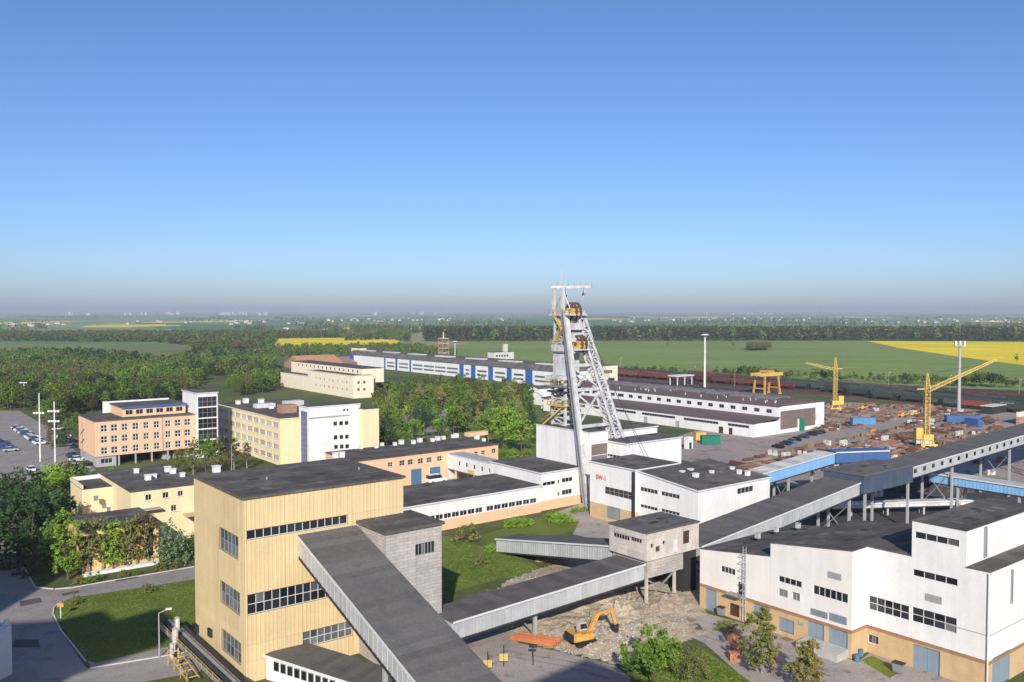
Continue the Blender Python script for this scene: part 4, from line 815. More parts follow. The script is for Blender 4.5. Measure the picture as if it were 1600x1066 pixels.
b, du, dv, z = bld('rear_shed_hall', 'second long grey-roofed hall behind the blue and white hall', 'building', (860, 590), 574, 730, 0, du=24)
block(b, 0, du, 0, dv, 0, z, wall=WHITE, over=.3)
# --- brown-roofed hall with white lean-to
b, du, dv, z = bld('brown_roof_hall', 'large white hall with brown roof, brown gable cladding and green gate', 'building', (1217, 678), 636, 884, 1288)
O = b.location; f_ = []
for k in range(26):
    y = 3.0 + k * 5.2
    if y + 3 > dv: break
    f_.append(('win', 'L', (y, y + (3.6 if k > 13 else 2.4), 6.9, 8.3), dict(nc=3 if k > 13 else 2, nr=1, frame=FRAMEG)))
f_.append(('win', 'R', (du - 5.6, du - 5.0, 3, 5), dict(nc=1, nr=1)))
block(b, 0, du, 0, dv, 0, z, wall=WHITE, feats=f_, roof=None)
m = MB(); hr = z + 1.6
m.hexa([(-.3, -.3, z - .05), (du / 2, -.3, hr), (du / 2, dv, hr), (-.3, dv, z - .05)], [(-.3, -.3, z + .25), (du / 2, -.3, hr + .3), (du / 2, dv, hr + .3), (-.3, dv, z + .25)])
m.hexa([(du / 2 + .001, -.3, hr), (du + .3, -.3, z - .05), (du + .3, dv, z - .05), (du / 2 + .001, dv, hr)], [(du / 2 + .001, -.3, hr + .3), (du + .3, -.3, z + .25), (du + .3, dv, z + .25), (du / 2 + .001, dv, hr + .3)])
m.add([(0, .02, z), (du, .02, z), (du / 2, .02, hr)], [(0, 1, 2)]); m.build('roof', BROOF, b)
for k in range(9): m = MB(); yy = 8 + k * (dv - 20) / 8.0; m.hexa([(du * .30, yy, z + 1.1), (du * .7, yy, z + 1.1), (du * .7, yy + 9, z + 1.1), (du * .30, yy + 9, z + 1.1)], [(du * .36, yy, hr + .5), (du * .64, yy, hr + .5), (du * .64, yy + 9, hr + .5), (du * .36, yy + 9, hr + .5)]); m.build('skylight', mat('dusty_skylight', (.17, .15, .145), var=.2), b)
for k in range(26): m = MB(); yy = random.uniform(4, dv - 6); xx = random.uniform(1.5, du * .28); m.cyl((xx, yy, z), (xx, yy, z + 1.5), .18, n=6); m.build('roof_vent', PALE, b)
for i in range(7):
    m = MB(); x0, x1 = .8 + i * (du - 6.6) / 7, .8 + (i + 1) * (du - 6.6) / 7 - .12; m.box(x0, x1, -.12, -.005, 1.4, 7.8); m.build('wall_panel', BRCLAD, b)
xg = face_pt(O, 'R', 0, 1248, 665)[0]; xh = face_pt(O, 'R', 0, 1256.5, 665)[0]
m = MB(); m.box(xg, xh, -.22, -.125, 0, 4.4); m.build('gate', GREEN, b); m = MB(); m.box(xg - .9, xg - .02, -.2, -.13, 0, 4.4); m.build('gate_frame', WHITE, b)
ltw = site(1178, 684); l_ = local(O, ltw)
ww = -l_.x; y0 = l_.y
wf = []
for a, c in ((2, 11), (15, 31), (35, 52), (55, 68), (71, 80), (84, 96), (100, 112)):
    if y0 + c < dv: wf.append(('win', 'L', (y0 + a, y0 + c, 2.9, 3.9), dict(nc=max(2, int((c - a) / 1.3)), nr=1, frame=FRAMEG)))
for yy in (9, 13, 33, 49, 69): wf.append(('door', 'L', (y0 + yy, y0 + yy + (1.4 if yy < 10 else 1.8), 0, 2.3), dict(m=BRDOOR if yy < 20 else LOUV)))
block(b, -ww, -.003, y0, dv, 0, 4.6, wall=WHITE, feats=wf, roof=None, parts=('lean_to_wall', 'x'))
m = MB(); m.hexa([(-ww - .3, y0 - .3, 4.61), (-.003, y0 - .3, 5.6), (-.003, dv, 5.6), (-ww - .3, dv, 4.61)], [(-ww - .3, y0 - .3, 4.8), (-.003, y0 - .3, 5.85), (-.003, dv, 5.85), (-ww - .3, dv, 4.8)]); m.build('lean_to_roof', BROOF, b)
# small buildings round about
b, du, dv, z = bld('beige_depot', 'beige block with brown-shaded opening at the railway sidings', 'building', (938, 604), 572.5, 922, 965)
block(b, 0, du, 0, dv, 0, z, wall=BEIGE, over=.1, feats=[('win', 'R', (2, du - 4, z - 4.4, z - 2.4), dict(nc=4, nr=1, glass=RUST)), ('door', 'R', (du * .45, du - 2.5, 0, 4.5), dict(m=DARK, name='gate'))])
def canopy(px, py, w, d, h, label):
    b = empty('canopy', site(px, py), label, 'canopy')
    m = MB(); m.box(-w / 2, w / 2, -d / 2, d / 2, h, h + .7); m.build('roof', FRAMEW, b)
    for x in (-w * .42, 0, w * .42):
        for y in (-d * .4, d * .4): m = MB(); m.box(x - .25, x + .25, y - .25, y + .25, 0, h); m.build('post', FRAMEW, b)
    m = MB(); m.box(-w * .3, w * .3, -d * .25, d * .25, 0.01, h * .6); m.build('pump_block', DARK, b)
canopy(1064, 601, 15, 7, 5.0, 'flat white canopy on posts by the red wagons')
b = gable('white_shed', 'small white gabled shed beside the headframe', 850, 634, 9, 10, 4, 6, WHITE, WHITE)
b = gable('white_shed', 'white shed with dark open front near the long hall', 842, 620, 22, 8, 4, 5, WHITE, BITU)
b, du, dv, z = bld('brick_kiosk', 'small white-edged kiosk with brown door near the headframe', 'building', (858, 643), 624, 849, 872); block(b, 0, du, 0, dv, 0, z, wall=WHITE, over=.3, feats=[('door', 'R', (.5, du - .4, 0, z - .6), dict(m=RUST))])
b, du, dv, z = bld('grey_depot', 'small grey depot with low tower beyond the long hall', 'building', (772, 562), 551, 768, 803); block(b, 0, du, 0, dv + 6, 0, z, wall=PALE, over=.2, feats=[('win', 'R', (2 + 3 * k, 4 + 3 * k, 2, 4), dict(nc=1, nr=1)) for k in range(5)]); m = MB(); m.box(du * .6, du * .75, 2, 5, z, z + 7); m.build('tower', PALE, b)
b, du, dv, z = bld('yard_office', 'low white yard office near the right floodlight mast', 'building', (1550, 648), 636, 1533, 1586); block(b, 0, du, 0, dv, 0, z, wall=DARK, roof=PALE, over=.4)
b, du, dv, z = bld('white_hut', 'white hut beside the yard office', 'building', (1540, 646), 638, 1533, 1549); block(b, 0, du, 0, dv, 0, z, wall=WHITE, roof=WHITE, over=.05)
b, du, dv, z = bld('beige_yard_store', 'beige store with reddish base at the yard edge', 'building', (1592, 664), 644, 1588, 1625); block(b, 0, du, 0, dv, 0, z, wall=BEIGE, plinth=(3, RUSTL), over=.1)
b, du, dv, z = bld('gate_hut', 'small white hut behind the machine hall', 'building', (1075, 702), 685, 1069, 1083); block(b, 0, du, 0, dv, 0, z, wall=WHITE, roof=WHITE, over=.05, feats=[('door', 'R', (.6, 1.6, 0, 2), dict(m=DARK))])
# the shaft tower the photograph was taken from, with an unseen hall and block shaped and sized to shade the foreground
b = empty('viewing_tower', (9.1, -9, 0), 'tall gabled shaft tower behind the viewpoint', 'building', rz=0)
m = MB(); m.box(-11, 11, -8, 7.5, 0, 49); m.build('wall', CONC, b); m = MB(); m.add([(-11, -8, 49.003), (11, -8, 49.003), (11, 7.5, 49.003), (-11, 7.5, 49.003), (0, -8, 54.5), (0, 7.5, 54.5)], [(0, 1, 4), (2, 3, 5), (1, 2, 5, 4), (3, 0, 4, 5), (0, 3, 2, 1)]); m.build('roof', BITU, b)
b = empty('unseen_shade_hall', (0, 0, 0), 'unseen hall behind the viewpoint, outline shaped to shade the lawn', 'building', rz=0)
m = MB(); pr = [(-80, 0), (-80, 59), (-63, 60.6), (-58.9, 62.7), (-55, 60.6), (-50.8, 63), (-45, 59.6), (-52, 54.4), (-53, 0)]; n = len(pr)  # unseen; profile drawn to cast the stepped shadow on lawn and lane
m.add([(x, -7, z_) for x, z_ in pr] + [(x, 0, z_) for x, z_ in pr], [tuple(range(n)), tuple(range(2 * n - 1, n - 1, -1))] + [(i, (i + 1) % n, n + (i + 1) % n, n + i) for i in range(n)]); m.build('wall', CONC, b)
b = empty('unseen_shade_block', (-118, 20, 0), 'unseen tall block beside the viewpoint, sized to shade the road', 'building', rz=0)
m = MB(); m.box(-45, 45, -18, 18, 0, 58); m.build('wall', CONC, b)  # unseen box added to shade the road and the trees beside it
# ---------------------------------------------------------------- headframe
def lattice(p, q, w0, w1, bays, ch=0.22, br=0.12, d=None, mb=None):
    """a four-chord lattice girder from p to q"""
    mb = mb or MB(); p, q = Vector(p), Vector(q); ax = (q - p).normalized(); ref = Vector((0, 0, 1)) if abs(ax.z) < .8 else Vector((1, 0, 0))
    a = ax.cross(ref).normalized(); b = ax.cross(a).normalized()
    if abs(ax.z) >= .8: a, b = Vector((1, 0, 0)), Vector((0, 1, 0))
    C = lambda s, i, j: p + (q - p) * s + a * (i * (w0 + (w1 - w0) * s) / 2) + b * (j * (w0 + (w1 - w0) * s) / 2)
    cs = [(-1, -1), (1, -1), (1, 1), (-1, 1)]
    for i, j in cs: mb.beam(C(0, i, j), C(1, i, j), ch)
    for k in range(bays):
        s0, s1 = k / bays, (k + 1) / bays
        for m_ in range(4):
            c0, c1 = cs[m_], cs[(m_ + 1) % 4]
            mb.beam(C(s1, *c0), C(s1, *c1), br)
            if k % 2: c0, c1 = c1, c0
            mb.beam(C(s0, *c0), C(s1, *c1), br)
    return mb
T = Vector((12.8, 203.8, 0))
HF = empty('headframe', T, 'tall white steel mine headframe with rusty sheave wheels and slanting backstay', 'headframe')
hz_ = lambda py: 43 - (py - 486) * 0.151
# backstay leg of solid box girder, leg of lattice
m = MB(); f0, f1 = Vector((-7.5, -15.5, 0)), Vector((-2.0, -1.6, 43))
dA = (f1 - f0).normalized(); s_ = Vector((1, 0, 0)); n_ = dA.cross(s_).normalized()
def girder(p, q, w0, w1, h0, h1):
    p, q = Vector(p), Vector(q); mb = MB()
    mb.hexa([p - s_ * w0 - n_ * h0, p + s_ * w0 - n_ * h0, p + s_ * w0 + n_ * h0, p - s_ * w0 + n_ * h0], [q - s_ * w1 - n_ * h1, q + s_ * w1 - n_ * h1, q + s_ * w1 + n_ * h1, q - s_ * w1 + n_ * h1]); return mb
girder(f0, f1, .52, .62, .75, .7).build('backstay_leg', STEELW, HF)
m = MB(); m.beam(f0 + Vector((-.68, 0, .5)), f1 + Vector((-.8, 0, 0)), .12, 1.3); m.build('leg_flange', STEELG, HF)
g0_, g1_ = Vector((7.5, -15.5, 0)), Vector((2.0, -1.6, 43))
lattice(g0_, g1_, 2.4, 2.0, 24, .48, .28).build('backstay_leg', STEELW, HF)
LA = lambda zq: f0 + (f1 - f0) * (zq / 43); LBp = lambda zq: g0_ + (g1_ - g0_) * (zq / 43)
for zq in (17, 25, 30.5, 33.6, 36.2, 39.5, 42.4):
    m = MB(); m.beam(LA(zq), LBp(zq), .5, .7); m.build('cross_beam', STEELW, HF)
for a, c in ((5, 17), (17, 25), (25, 30.5)):
    m = MB(); m.beam(LA(a), LBp(c), .32); m.beam(LBp(a) + Vector((0, .4, 0)), LA(c) + Vector((0, .4, 0)), .32); m.build('cross_brace', STEELW, HF)
for zq in (0.0,):
    for q in (f0, g0_): m = MB(); m.box(q.x - 1.4, q.x + 1.4, q.y - 1.4, q.y + 1.4, 0.0, .9); m.build('footing', CONC, HF)
# guide tower
lattice((0, 0, 0), (0, 0, 27), 4.8, 4.4, 18, .55, .32).build('guide_tower', STEELW, HF)
lattice((0, 0, 35), (0, 0, 42), 3.8, 3.8, 5, .45, .25).build('guide_tower', STEELW, HF)
m = MB(); m.box(-2.2, 2.2, -2.2, 2.2, 27.9, 33.6); m.build('clad_housing', STEELW, HF)
m = MB(); m.box(-2.5, 2.5, -2.5, 2.5, 33.6, 35.1); m.build('housing_cap', STEELW, HF)
m = MB(); m.box(-2.7, 2.7, -2.7, 2.7, 33.3, 33.55); m.box(-3.4, 2.9, -3.0, 2.9, 25.2, 25.5); m.build('platform', STEELG, HF)
m = MB(); m.box(-3.9, 1, -3.4, 3.2, 27.0, 27.85); m.build('cabin', STEELW, HF)
m = MB(); m.box(-3.5, 2.6, -2.9, 2.9, 23.9, 24.3); m.build('platform', DARK, HF)
def rail(x0, x1, y0, y1, z, h=1.1, name='railing', m_=OCST, root=HF):
    m = MB()
    for k in (0.5, 1.0):
        for a, b in (((x0, y0), (x1, y0)), ((x1, y0), (x1, y1)), ((x1, y1), (x0, y1)), ((x0, y1), (x0, y0))): m.beam((*a, z + h * k), (*b, z + h * k), .09)
    for a in np.linspace(0, 1, 5):
        for b in ((x0 + (x1 - x0) * a, y0), (x0 + (x1 - x0) * a, y1), (x0, y0 + (y1 - y0) * a), (x1, y0 + (y1 - y0) * a)): m.box(b[0] - .04, b[0] + .04, b[1] - .04, b[1] + .04, z, z + h)
    m.build(name, m_, root)
rail(-3.9, 2.8, -3.3, 3.1, 25.5, 1.3); rail(-2.9, 2.9, -2.9, 2.9, 42.3, 1.2); rail(-2.7, 2.7, -2.7, 2.7, 35.1, 1.0, m_=STEELW); rail(-3.4, 2.6, -2.8, 2.8, 21.0, 1.2)
m = MB(); m.box(-3.6, 2.6, -2.9, 2.9, 20.7, 21.0); m.build('platform', OCST, HF)
# stair flights on the tower side
for za, zb, ya, yb in ((35.4, 38.6, 1.6, -1.4), (38.6, 42.2, -1.4, 1.6)):
    m = MB(); m.beam((-2.4, ya, za), (-2.4, yb, zb), 1.0, .22); m.beam((-2.9, ya, za + 1), (-2.9, yb, zb + 1), .08); m.build('stair_flight', OCST, HF)
m = MB(); m.beam((-2.6, -2.4, 21), (-4.2, 3.2, 16.2), 1.0, .3); m.beam((-3.1, -2.4, 22), (-4.7, 3.2, 17.2), .09); m.build('stair_flight', OCST, HF)
for zq in (18, 20.5, 23): m = MB(); m.box(-2.3, 2.3, -2.3, 2.3, zq - .12, zq); m.build('landing', STEELG, HF)
# head platform, sheaves, head crane
m = MB(); m.box(-2.9, 2.9, -4.2, 2.9, 41.9, 42.3); m.build('head_platform', STEELW, HF)
m = MB(); m.box(-2.2, 2.4, -6.1, -2.2, 33.9, 34.3); m.build('lower_platform', STEELW, HF)
m = MB(); m.box(-1.4, 1.8, -4.6, -1.5, 38.6, 40.2); m.box(-1.2, 1.8, -3.8, -1.4, 36.4, 38.0); m.build('sheave_support', STEELW, HF)
def sheave(c, r):
    m = MB(); n = 28
    for i in range(n):
        a, b = 2 * math.pi * i / n, 2 * math.pi * (i + 1) / n
        m.beam((c[0], c[1] + r * math.cos(a), c[2] + r * math.sin(a)), (c[0], c[1] + r * math.cos(b), c[2] + r * math.sin(b)), .4, .34, up=(1, 0, 0))
    for i in range(8):
        a = 2 * math.pi * i / 8; m.beam(c, (c[0], c[1] + r * math.cos(a), c[2] + r * math.sin(a)), .25)
    m.cyl((c[0] - .7, c[1], c[2]), (c[0] + .7, c[1], c[2]), .4, n=10); m.build('sheave_wheel', SHEAVE, HF)
for x in (-.55, .75): sheave((x, -2.4, 42.9), 1.95); sheave((x, -4.5, 35.4), 1.85)
m = MB(); m.box(-1.0, 1.3, -3.6, -1.2, 42.3, 43.6); m.box(-1, 1.3, -5.6, -3.4, 34.3, 36.0); m.build('bearing_block', OCST, HF)
for x, y in ((-2.2, 2.0), (-2.2, -1.2)):
    m = MB(); m.box(x - .35, x + .35, y - .35, y + .35, 42.3, 48.4); m.build('head_post', STEELW, HF)
m = MB(); m.beam((-2.2, 2.0, 42.6), (-2.2, -1.2, 47.8), .25); m.beam((-2.2, -1.4, 47.6), (-.6, -2.6, 42.5), .25); m.beam((1.6, -4.9, 47.9), (.8, -3.6, 42.5), .12); m.build('head_brace', STEELW, HF)
m = MB(); m.beam((-2.6, 2.4, 48.6), (3.2, -5.3, 48.6), .7, .6); m.build('head_crane_beam', STEELW, HF)
m = MB(); m.beam((-2.6, 2.4, 49.4), (3.2, -5.3, 49.4), .06)
for k in np.linspace(0, 1, 8): P = Vector((-2.6, 2.4, 48.9)).lerp(Vector((3.2, -5.3, 48.9)), k); m.box(P.x - .04, P.x + .04, P.y - .04, P.y + .04, P.z, P.z + .55)
m.build('head_railing', STEELG, HF)
for k, zq in ((.35, 46.2), (.8, 46.6)): P = Vector((-2.6, 2.4, 48)).lerp(Vector((3.2, -5.3, 48)), k); m = MB(); m.box(P.x - .25, P.x + .25, P.y - .25, P.y + .25, zq, zq + .6); m.box(P.x - .03, P.x + .03, P.y - .03, P.y + .03, zq + .6, 48.4); m.build('hoist_hook', DARK, HF)
m = MB(); m.cyl((-1.2, .5, 48.9), (-1.2, .5, 54.2), .09, .05, n=6); m.build('antenna', STEELW, HF)
m = MB()
wl = local(T, wO + V * 18 + U * 8)
for x, y0, zq in ((-.55, -4.5, 45), (.75, -6.6, 37.5)):
    m.cyl((x, y0, zq - .6), (wl.x + x, wl.y, 9), .05, n=5)
m.build('hoist_rope', DARK, HF)
# ---------------------------------------------------------------- cranes
def jib_crane(px, py, ytop, arm, tip, label, base=True):
    O = site(px, py); h = height(O, ytop); b = empty('tower_crane', O, label, 'crane', rz=0)
    za = height(O, arm); tp = at_depth(tip[0], tip[1], O.y + .01) - O
    lattice((0, 0, 4.2), (0, 0, za + .5), 1.35, 1.35, 14, .2, .09).build('mast', YSTEEL, b)
    lattice((0, 0, za + .5), (0, 0, h), 1.35, .45, 6, .2, .09).build('mast_head', YSTEEL, b)
    lattice((.8 if tp.x > 0 else -.8, 0, za), (tp.x, 0, tp.z), 1.0, .5, 16, .15, .07).build('jib', YSTEEL, b)
    s = -1 if tp.x > 0 else 1
    m = MB(); m.beam((0, 0, za + .2), (s * 3.2, 0, za + .2), .5, .35); m.build('counter_arm', YSTEEL, b)
    m = MB(); m.cyl((0, 0, h - .2), (s * 3.0, 0, za + .3), .06, n=5); m.cyl((0, 0, h - .2), (tp.x * .85, 0, za + (tp.z - za) * .85), .05, n=5); m.build('tie_rope', DARK, b)
    m = MB(); m.box(-1.6, 1.6, -1.6, 1.6, 2.4, 4.2); m.build('slewing_platform', YSTEEL, b)
    m = MB(); m.box(s * 1.4, s * 3.6, -1, 1, 2.6, 6.2); m.build('cab', YSTEEL, b)
    for x, y in ((-1.9, -1.9), (1.9, -1.9), (1.9, 1.9), (-1.9, 1.9)):
        m = MB(); m.beam((x * .7, y * .7, 2.6), (x, y, .5), .35); m.box(x - .5, x + .5, y - .3, y + .3, .0, .7); m.build('leg', YSTEEL, b)
    m = MB(); m.box(-2.6, 2.6, -2.2, -1.7, .75, 1.25); m.box(-2.6, 2.6, 1.7, 2.2, .75, 1.25); m.build('bogie_beam', YSTEEL, b)
    if base:
        for k in range(4): m = MB(); m.box(s * (1.5 + k * .02) - 2.2 + 1.4 * k, s * 1.5 - 2.2 + 1.4 * k + 1.25, -1.3, 1.3, 1.3, 2.35); m.build('ballast_block', PALE, b)
jib_crane(1447, 699, 584, 609, (1556, 562), 'yellow lattice tower crane with long raised jib in the storage yard')
jib_crane(1304, 641, 559, 577, (1259, 567), 'yellow tower crane with short jib beside the brown-roofed hall', base=False)
G = site(1198, 616); b = empty('gantry_crane', G, 'orange portal gantry crane beside the railway sidings', 'crane')
for x in (-6.5, 6.5):
    for y in (-3.4, 3.4):
        m = MB(); m.beam((x * .86, y * .82, 9.6), (x, y, .6), .75); m.box(x - .9, x + .9, y - .4, y + .4, 0, .9); m.build('leg', ORST, b)
    m = MB(); m.box(x - .3, x + .3, -3.0, 3.0, 3.0, 3.5); m.build('leg_tie', ORST, b)
m = MB(); m.box(-9, 9, -3.4, -2.2, 9.6, 11.2); m.box(-9, 9, 2.2, 3.4, 9.6, 11.2); m.box(-9, -8, -2.19, 2.19, 9.9, 11); m.box(8, 9, -2.19, 2.19, 9.9, 11); m.build('bridge', YSTEEL, b)
m = MB(); m.box(-2, 2, -3, 3, 11.22, 12.4); m.build('trolley', ORST, b)
# ---------------------------------------------------------------- masts and lamps
def mast(px, py, ytop, label, r=0.6, head='disc', col=PALE, cat='mast'):
    O = site(px, py); h = height(O, ytop); b = empty('floodlight_mast', O, label, cat, rz=0)
    m = MB(); m.cyl((0, 0, 0), (0, 0, h - .8), r, r * .6, n=14); m.build('shaft', col, b, smooth=False)
    if head == 'disc':
        m = MB(); m.cyl((0, 0, h - 1.6), (0, 0, h - .6), r * 1.2, 2.6, n=16); m.cyl((0, 0, h - .6), (0, 0, h), 2.6, 1.2, n=16); m.build('lamp_ring', LAMPH, b)
    elif head == 'posts':
        m = MB(); m.box(-2.2, 2.2, -1.5, 1.5, h - 2, h - 1.7); m.build('head_platform', col, b)
        for x in (-1.9, 1.9, 0):
            m = MB(); m.box(x - .35, x + .35, -.4, .4, h - 1.7, h + .3); m.build('floodlight', LAMPH, b)
    else:
        for zq in head:
            m = MB(); m.box(-1.5, 1.5, -.12, .12, zq * h, zq * h + .25); m.build('cross_arm', LAMPH, b)
            for x in (-1.3, -.5, .5, 1.3): m = MB(); m.box(x - .25, x + .25, -.45, -.13, zq * h - .15, zq * h + .35); m.build('floodlight', LAMPH, b)
mast(1101, 605, 522, 'tall pale floodlight mast with ring head behind the brown-roofed hall', .72)
mast(1498, 642, 534, 'tall grey floodlight mast with post head at the right yard', .78, 'posts', LOUV)
mast(711, 566, 533, 'slim floodlight mast with small head near the lattice tower', .5)
mast(63, 721.5, 610, 'white floodlight mast with one cross arm at the car park', .22, [.68], WHITE)
mast(86.5, 734, 623, 'white floodlight mast with two cross arms at the car park', .22, [.68, .82], WHITE)
mast(38, 640, 597, 'far slim lamp mast at the edge of the wood', .18, [.97], WHITE)
O = site(693, 566); b = empty('lattice_tower', O, 'rusty-white lattice radio tower beyond the long hall', 'tower', rz=GR)
hh = height(O, 519); lattice((0, 0, 0), (0, 0, hh * .8), 6.5, 6.0, 7, .5, .3).build('frame', RUSTL, b)
for k in range(5): m = MB(); m.box(-3.2, 3.2, -3.2, 3.2, hh * .8 * (k + 1) / 5 - .6, hh * .8 * (k + 1) / 5); m.build('deck', PALE, b)
m = MB(); m.cyl((0, 0, hh * .8), (0, 0, hh), .7, .5); m.build('antenna', PALE, b)
def lamp(px, py, h, label, head=1, cat='street lamp', group=None):
    b = empty('street_lamp', site(px, py), label, cat, rz=0.4, group=group)
    m = MB(); m.cyl((0, 0, 0), (0, 0, h), .09, .06); m.cyl((0, 0, h), (1.0, 0, h + .35), .05); m.build('pole', LOUV, b); m = MB(); m.box(.8, 1.5, -.16, .16, h + .3, h + .48); m.build('lamp_head', LAMPH, b)
lamp(249, 1028, 5.6, 'curved street lamp beside the shaded lawn')
for px, py in ((362, 742), (505 + 70, 690), (682, 655), (763, 700)): lamp(px, py, 8, 'thin street lamp among the office buildings', group='lamps round the offices')
for px, py, h in ((969, 580, 9), (1083, 598, 9), (1148, 604, 9), (1388, 612, 10), (1592, 628, 10), (1484, 619, 10)): lamp(px, py, h, 'thin pole lamp along the railway sidings', group='lamps along the sidings')
b = empty('marker_post', site(95, 966), 'white post with orange marker head on the lawn tip', 'post', rz=0); m = MB(); m.cyl((0, 0, 0), (0, 0, 1.6), .08); m.build('post', FRAMEW, b); m = MB(); m.box(-.45, .45, -.1, .1, 1.6, 2.15); m.build('head', ORST, b)
for i, (px, py) in enumerate(((787, 1042), (833, 1040), (762, 1052))):
    b = empty('sign_post', site(px, py), ['yellow board on posts by the dusty road', 'thin dark sign post by the dusty road', 'short yellow marker beside the slanting gallery'][i], 'sign', rz=0)
    m = MB(); m.cyl((0, 0, 0), (0, 0, 2.6), .06); m.build('post', DARK, b); m = MB(); m.box(-.5, .5, -.05, .05, .7 if i != 1 else 2.2, 1.6 if i != 1 else 2.6); m.build('board', OCST if i != 1 else DARK, b)
# ---------------------------------------------------------------- excavator
E = site(911, 1010); E.z = dug_h(E.x, E.y) - .05; b = empty('excavator', E, 'yellow-orange tracked excavator digging in the sandy pit', 'excavator', rz=math.radians(28)); b.scale = (.8,) * 3
for y in (-1.15, 1.15):
    m = MB(); pr = [(-1.9, .25), (-1.6, 0), (1.6, 0), (1.9, .25), (1.9, .6), (1.6, .85), (-1.6, .85), (-1.9, .6)]
    m.add([(x, y - .3, z_) for x, z_ in pr] + [(x, y + .3, z_) for x, z_ in pr], [tuple(range(8)), tuple(range(15, 7, -1))] + [(i, (i + 1) % 8, 8 + (i + 1) % 8, 8 + i) for i in range(8)]); m.build('track', TYRE, b)
m = MB(); m.box(-1.2, 1.2, -.84, .84, .4, .95); m.build('undercarriage', DARK, b)
m = MB(); m.box(-2.3, 1.1, -1.35, 1.35, .96, 2.0); m.box(-2.5, -1.2, -1.3, 1.3, 1.0, 2.25); m.build('body', ORST, b)
m = MB(); m.box(-2.72, -2.51, -1.3, 1.3, 1.0, 2.1); m.build('counterweight', DARK, b)
m = MB(); m.hexa([(-.5, .25, 2.01), (1.15, .25, 2.01), (1.15, 1.3, 2.01), (-.5, 1.3, 2.01)], [(-.45, .3, 3.2), (.75, .3, 3.2), (.75, 1.25, 3.2), (-.45, 1.25, 3.2)]); cb = m.build('cab', PALE, b)
m = MB(); m.hexa([(-.35, .22, 2.2), (1.02, .22, 2.2), (1.02, .245, 2.2), (-.35, .245, 2.2)], [(-.35, .26, 3.05), (.74, .26, 3.05), (.74, .285, 3.05), (-.35, .285, 3.05)]); m.build('window', GLASS, cb)
m = MB(); m.beam((.9, -.3, 1.8), (2.6, -.3, 4.5), .5, .65); m.beam((2.6, -.3, 4.5), (5.4, -.3, 4.7), .45, .55); m.build('boom', ORST, b)
m = MB(); m.beam((5.1, -.3, 5.0), (6.0, -.3, 2.2), .4, .45); m.build('stick', ORST, b)
m = MB(); m.cyl((1.5, -.05, 1.5), (2.7, -.05, 3.8), .1); m.cyl((3.2, -.3, 5.0), (5.0, -.3, 5.3), .1); m.build('hydraulic_ram', STEELG, b)
for a, c, d, e in ((-2.2, -1.0, 1.15, 1.85), (-.9, .2, 1.15, 1.7)):
    m = MB(); m.box(a, c, -1.4, -1.352, d, e); m.build('side_door', OCST, b)
m = MB(); m.cyl((-1.7, -.6, 2.26), (-1.7, -.6, 2.75), .09); m.build('exhaust', DARK, b)
m = MB(); m.hexa([(1.16, .35, 2.15), (1.18, .35, 2.15), (1.18, 1.2, 2.15), (1.16, 1.2, 2.15)], [(.80, .4, 3.05), (.82, .4, 3.05), (.82, 1.15, 3.05), (.80, 1.15, 3.05)]); m.build('windscreen', GLASS, b)
m = MB(); m.hexa([(5.6, -.9, 1.2), (6.2, -.9, .9), (6.2, .3, .9), (5.6, .3, 1.2)], [(5.5, -.9, 2.1), (6.4, -.9, 2.3), (6.4, .3, 2.3), (5.5, .3, 2.1)]); m.build('bucket', DARK, b)
# orange beams, rubble, barriers by the pit
BP = site(836, 1003); BP.z = dug_h(BP.x, BP.y) if in_poly(BP.x, BP.y, DUGP) else .03; b = empty('beam_bundle', BP, 'bundle of orange-red steel sheet piles by the pit', 'beams', rz=math.radians(-25))
for k in range(5): m = MB(); y = (k - 2) * .5; m.box(-3.1 + .2 * k, 3.0 + .1 * k, y, y + .42, .02 + .12 * (k % 2), .3 + .12 * (k % 2)); m.box(-3.1 + .2 * k, 3.0 + .1 * k, y + .05, y + .12, .3 + .12 * (k % 2), .55 + .12 * (k % 2)); m.build('beam', ORBR, b)
def mound(name, px, py, rx, ry, h, m_, label, seed, kind_stuff=False):
    O = site(px, py); rg = random.Random(seed); n, k = 22, 7; v = [(0, 0, h)]; f = []
    for j in range(1, k + 1):
        for i in range(n):
            a = 2 * math.pi * i / n; r = j / k * (1 + .16 * rg.uniform(-1, 1)); z_ = h * max(0, (1 - (j / k) ** 1.5)) * (1 + .3 * rg.uniform(-1, 1)) if j < k else -.05; v.append((rx * r * math.cos(a), ry * r * math.sin(a), z_))
    f = [(0, 1 + i, 1 + (i + 1) % n) for i in range(n)] + [(1 + (j - 1) * n + i, 1 + j * n + i, 1 + j * n + (i + 1) % n, 1 + (j - 1) * n + (i + 1) % n) for j in range(1, k) for i in range(n)]
    mb = MB(); mb.add(v, f); o = mb.build(name, m_); o.location = O; o.rotation_euler.z = GR
    return tag(o, label, 'heap')
mound('earth_heap', 905, 940, 9, 4.5, 2.4, EARTH, 'long heap of sandy earth under the low gallery', 1)
mound('earth_heap', 800, 955, 6, 4, 1.6, EARTH, 'sandy heap beside the gallery leg', 2)
mound('earth_heap', 960, 965, 5, 4, 1.9, EARTH, 'sandy heap behind the digging bucket', 3)
mound('earth_heap', 1045, 945, 5, 3, 1.4, mat('reddish_rubble', (.32, .24, .18), var=.3, scale=2), 'reddish rubble heap under the transfer house', 4)
mound('earth_heap', 870, 872, 4, 3, 1.8, mat('reddish_rubble', (.30, .19, .14)), 'reddish earth heap behind the low gallery', 5)
mound('ore_heap', 1420, 762, 14, 9, 3.5, COAL, 'dark ore heap below the junction house', 6); mound('ore_heap', 1465, 765, 10, 7, 2.6, COAL, 'smaller dark ore heap beside the blue gallery', 8)
rg = random.Random(5); sv = []; sf = []; mb = MB()
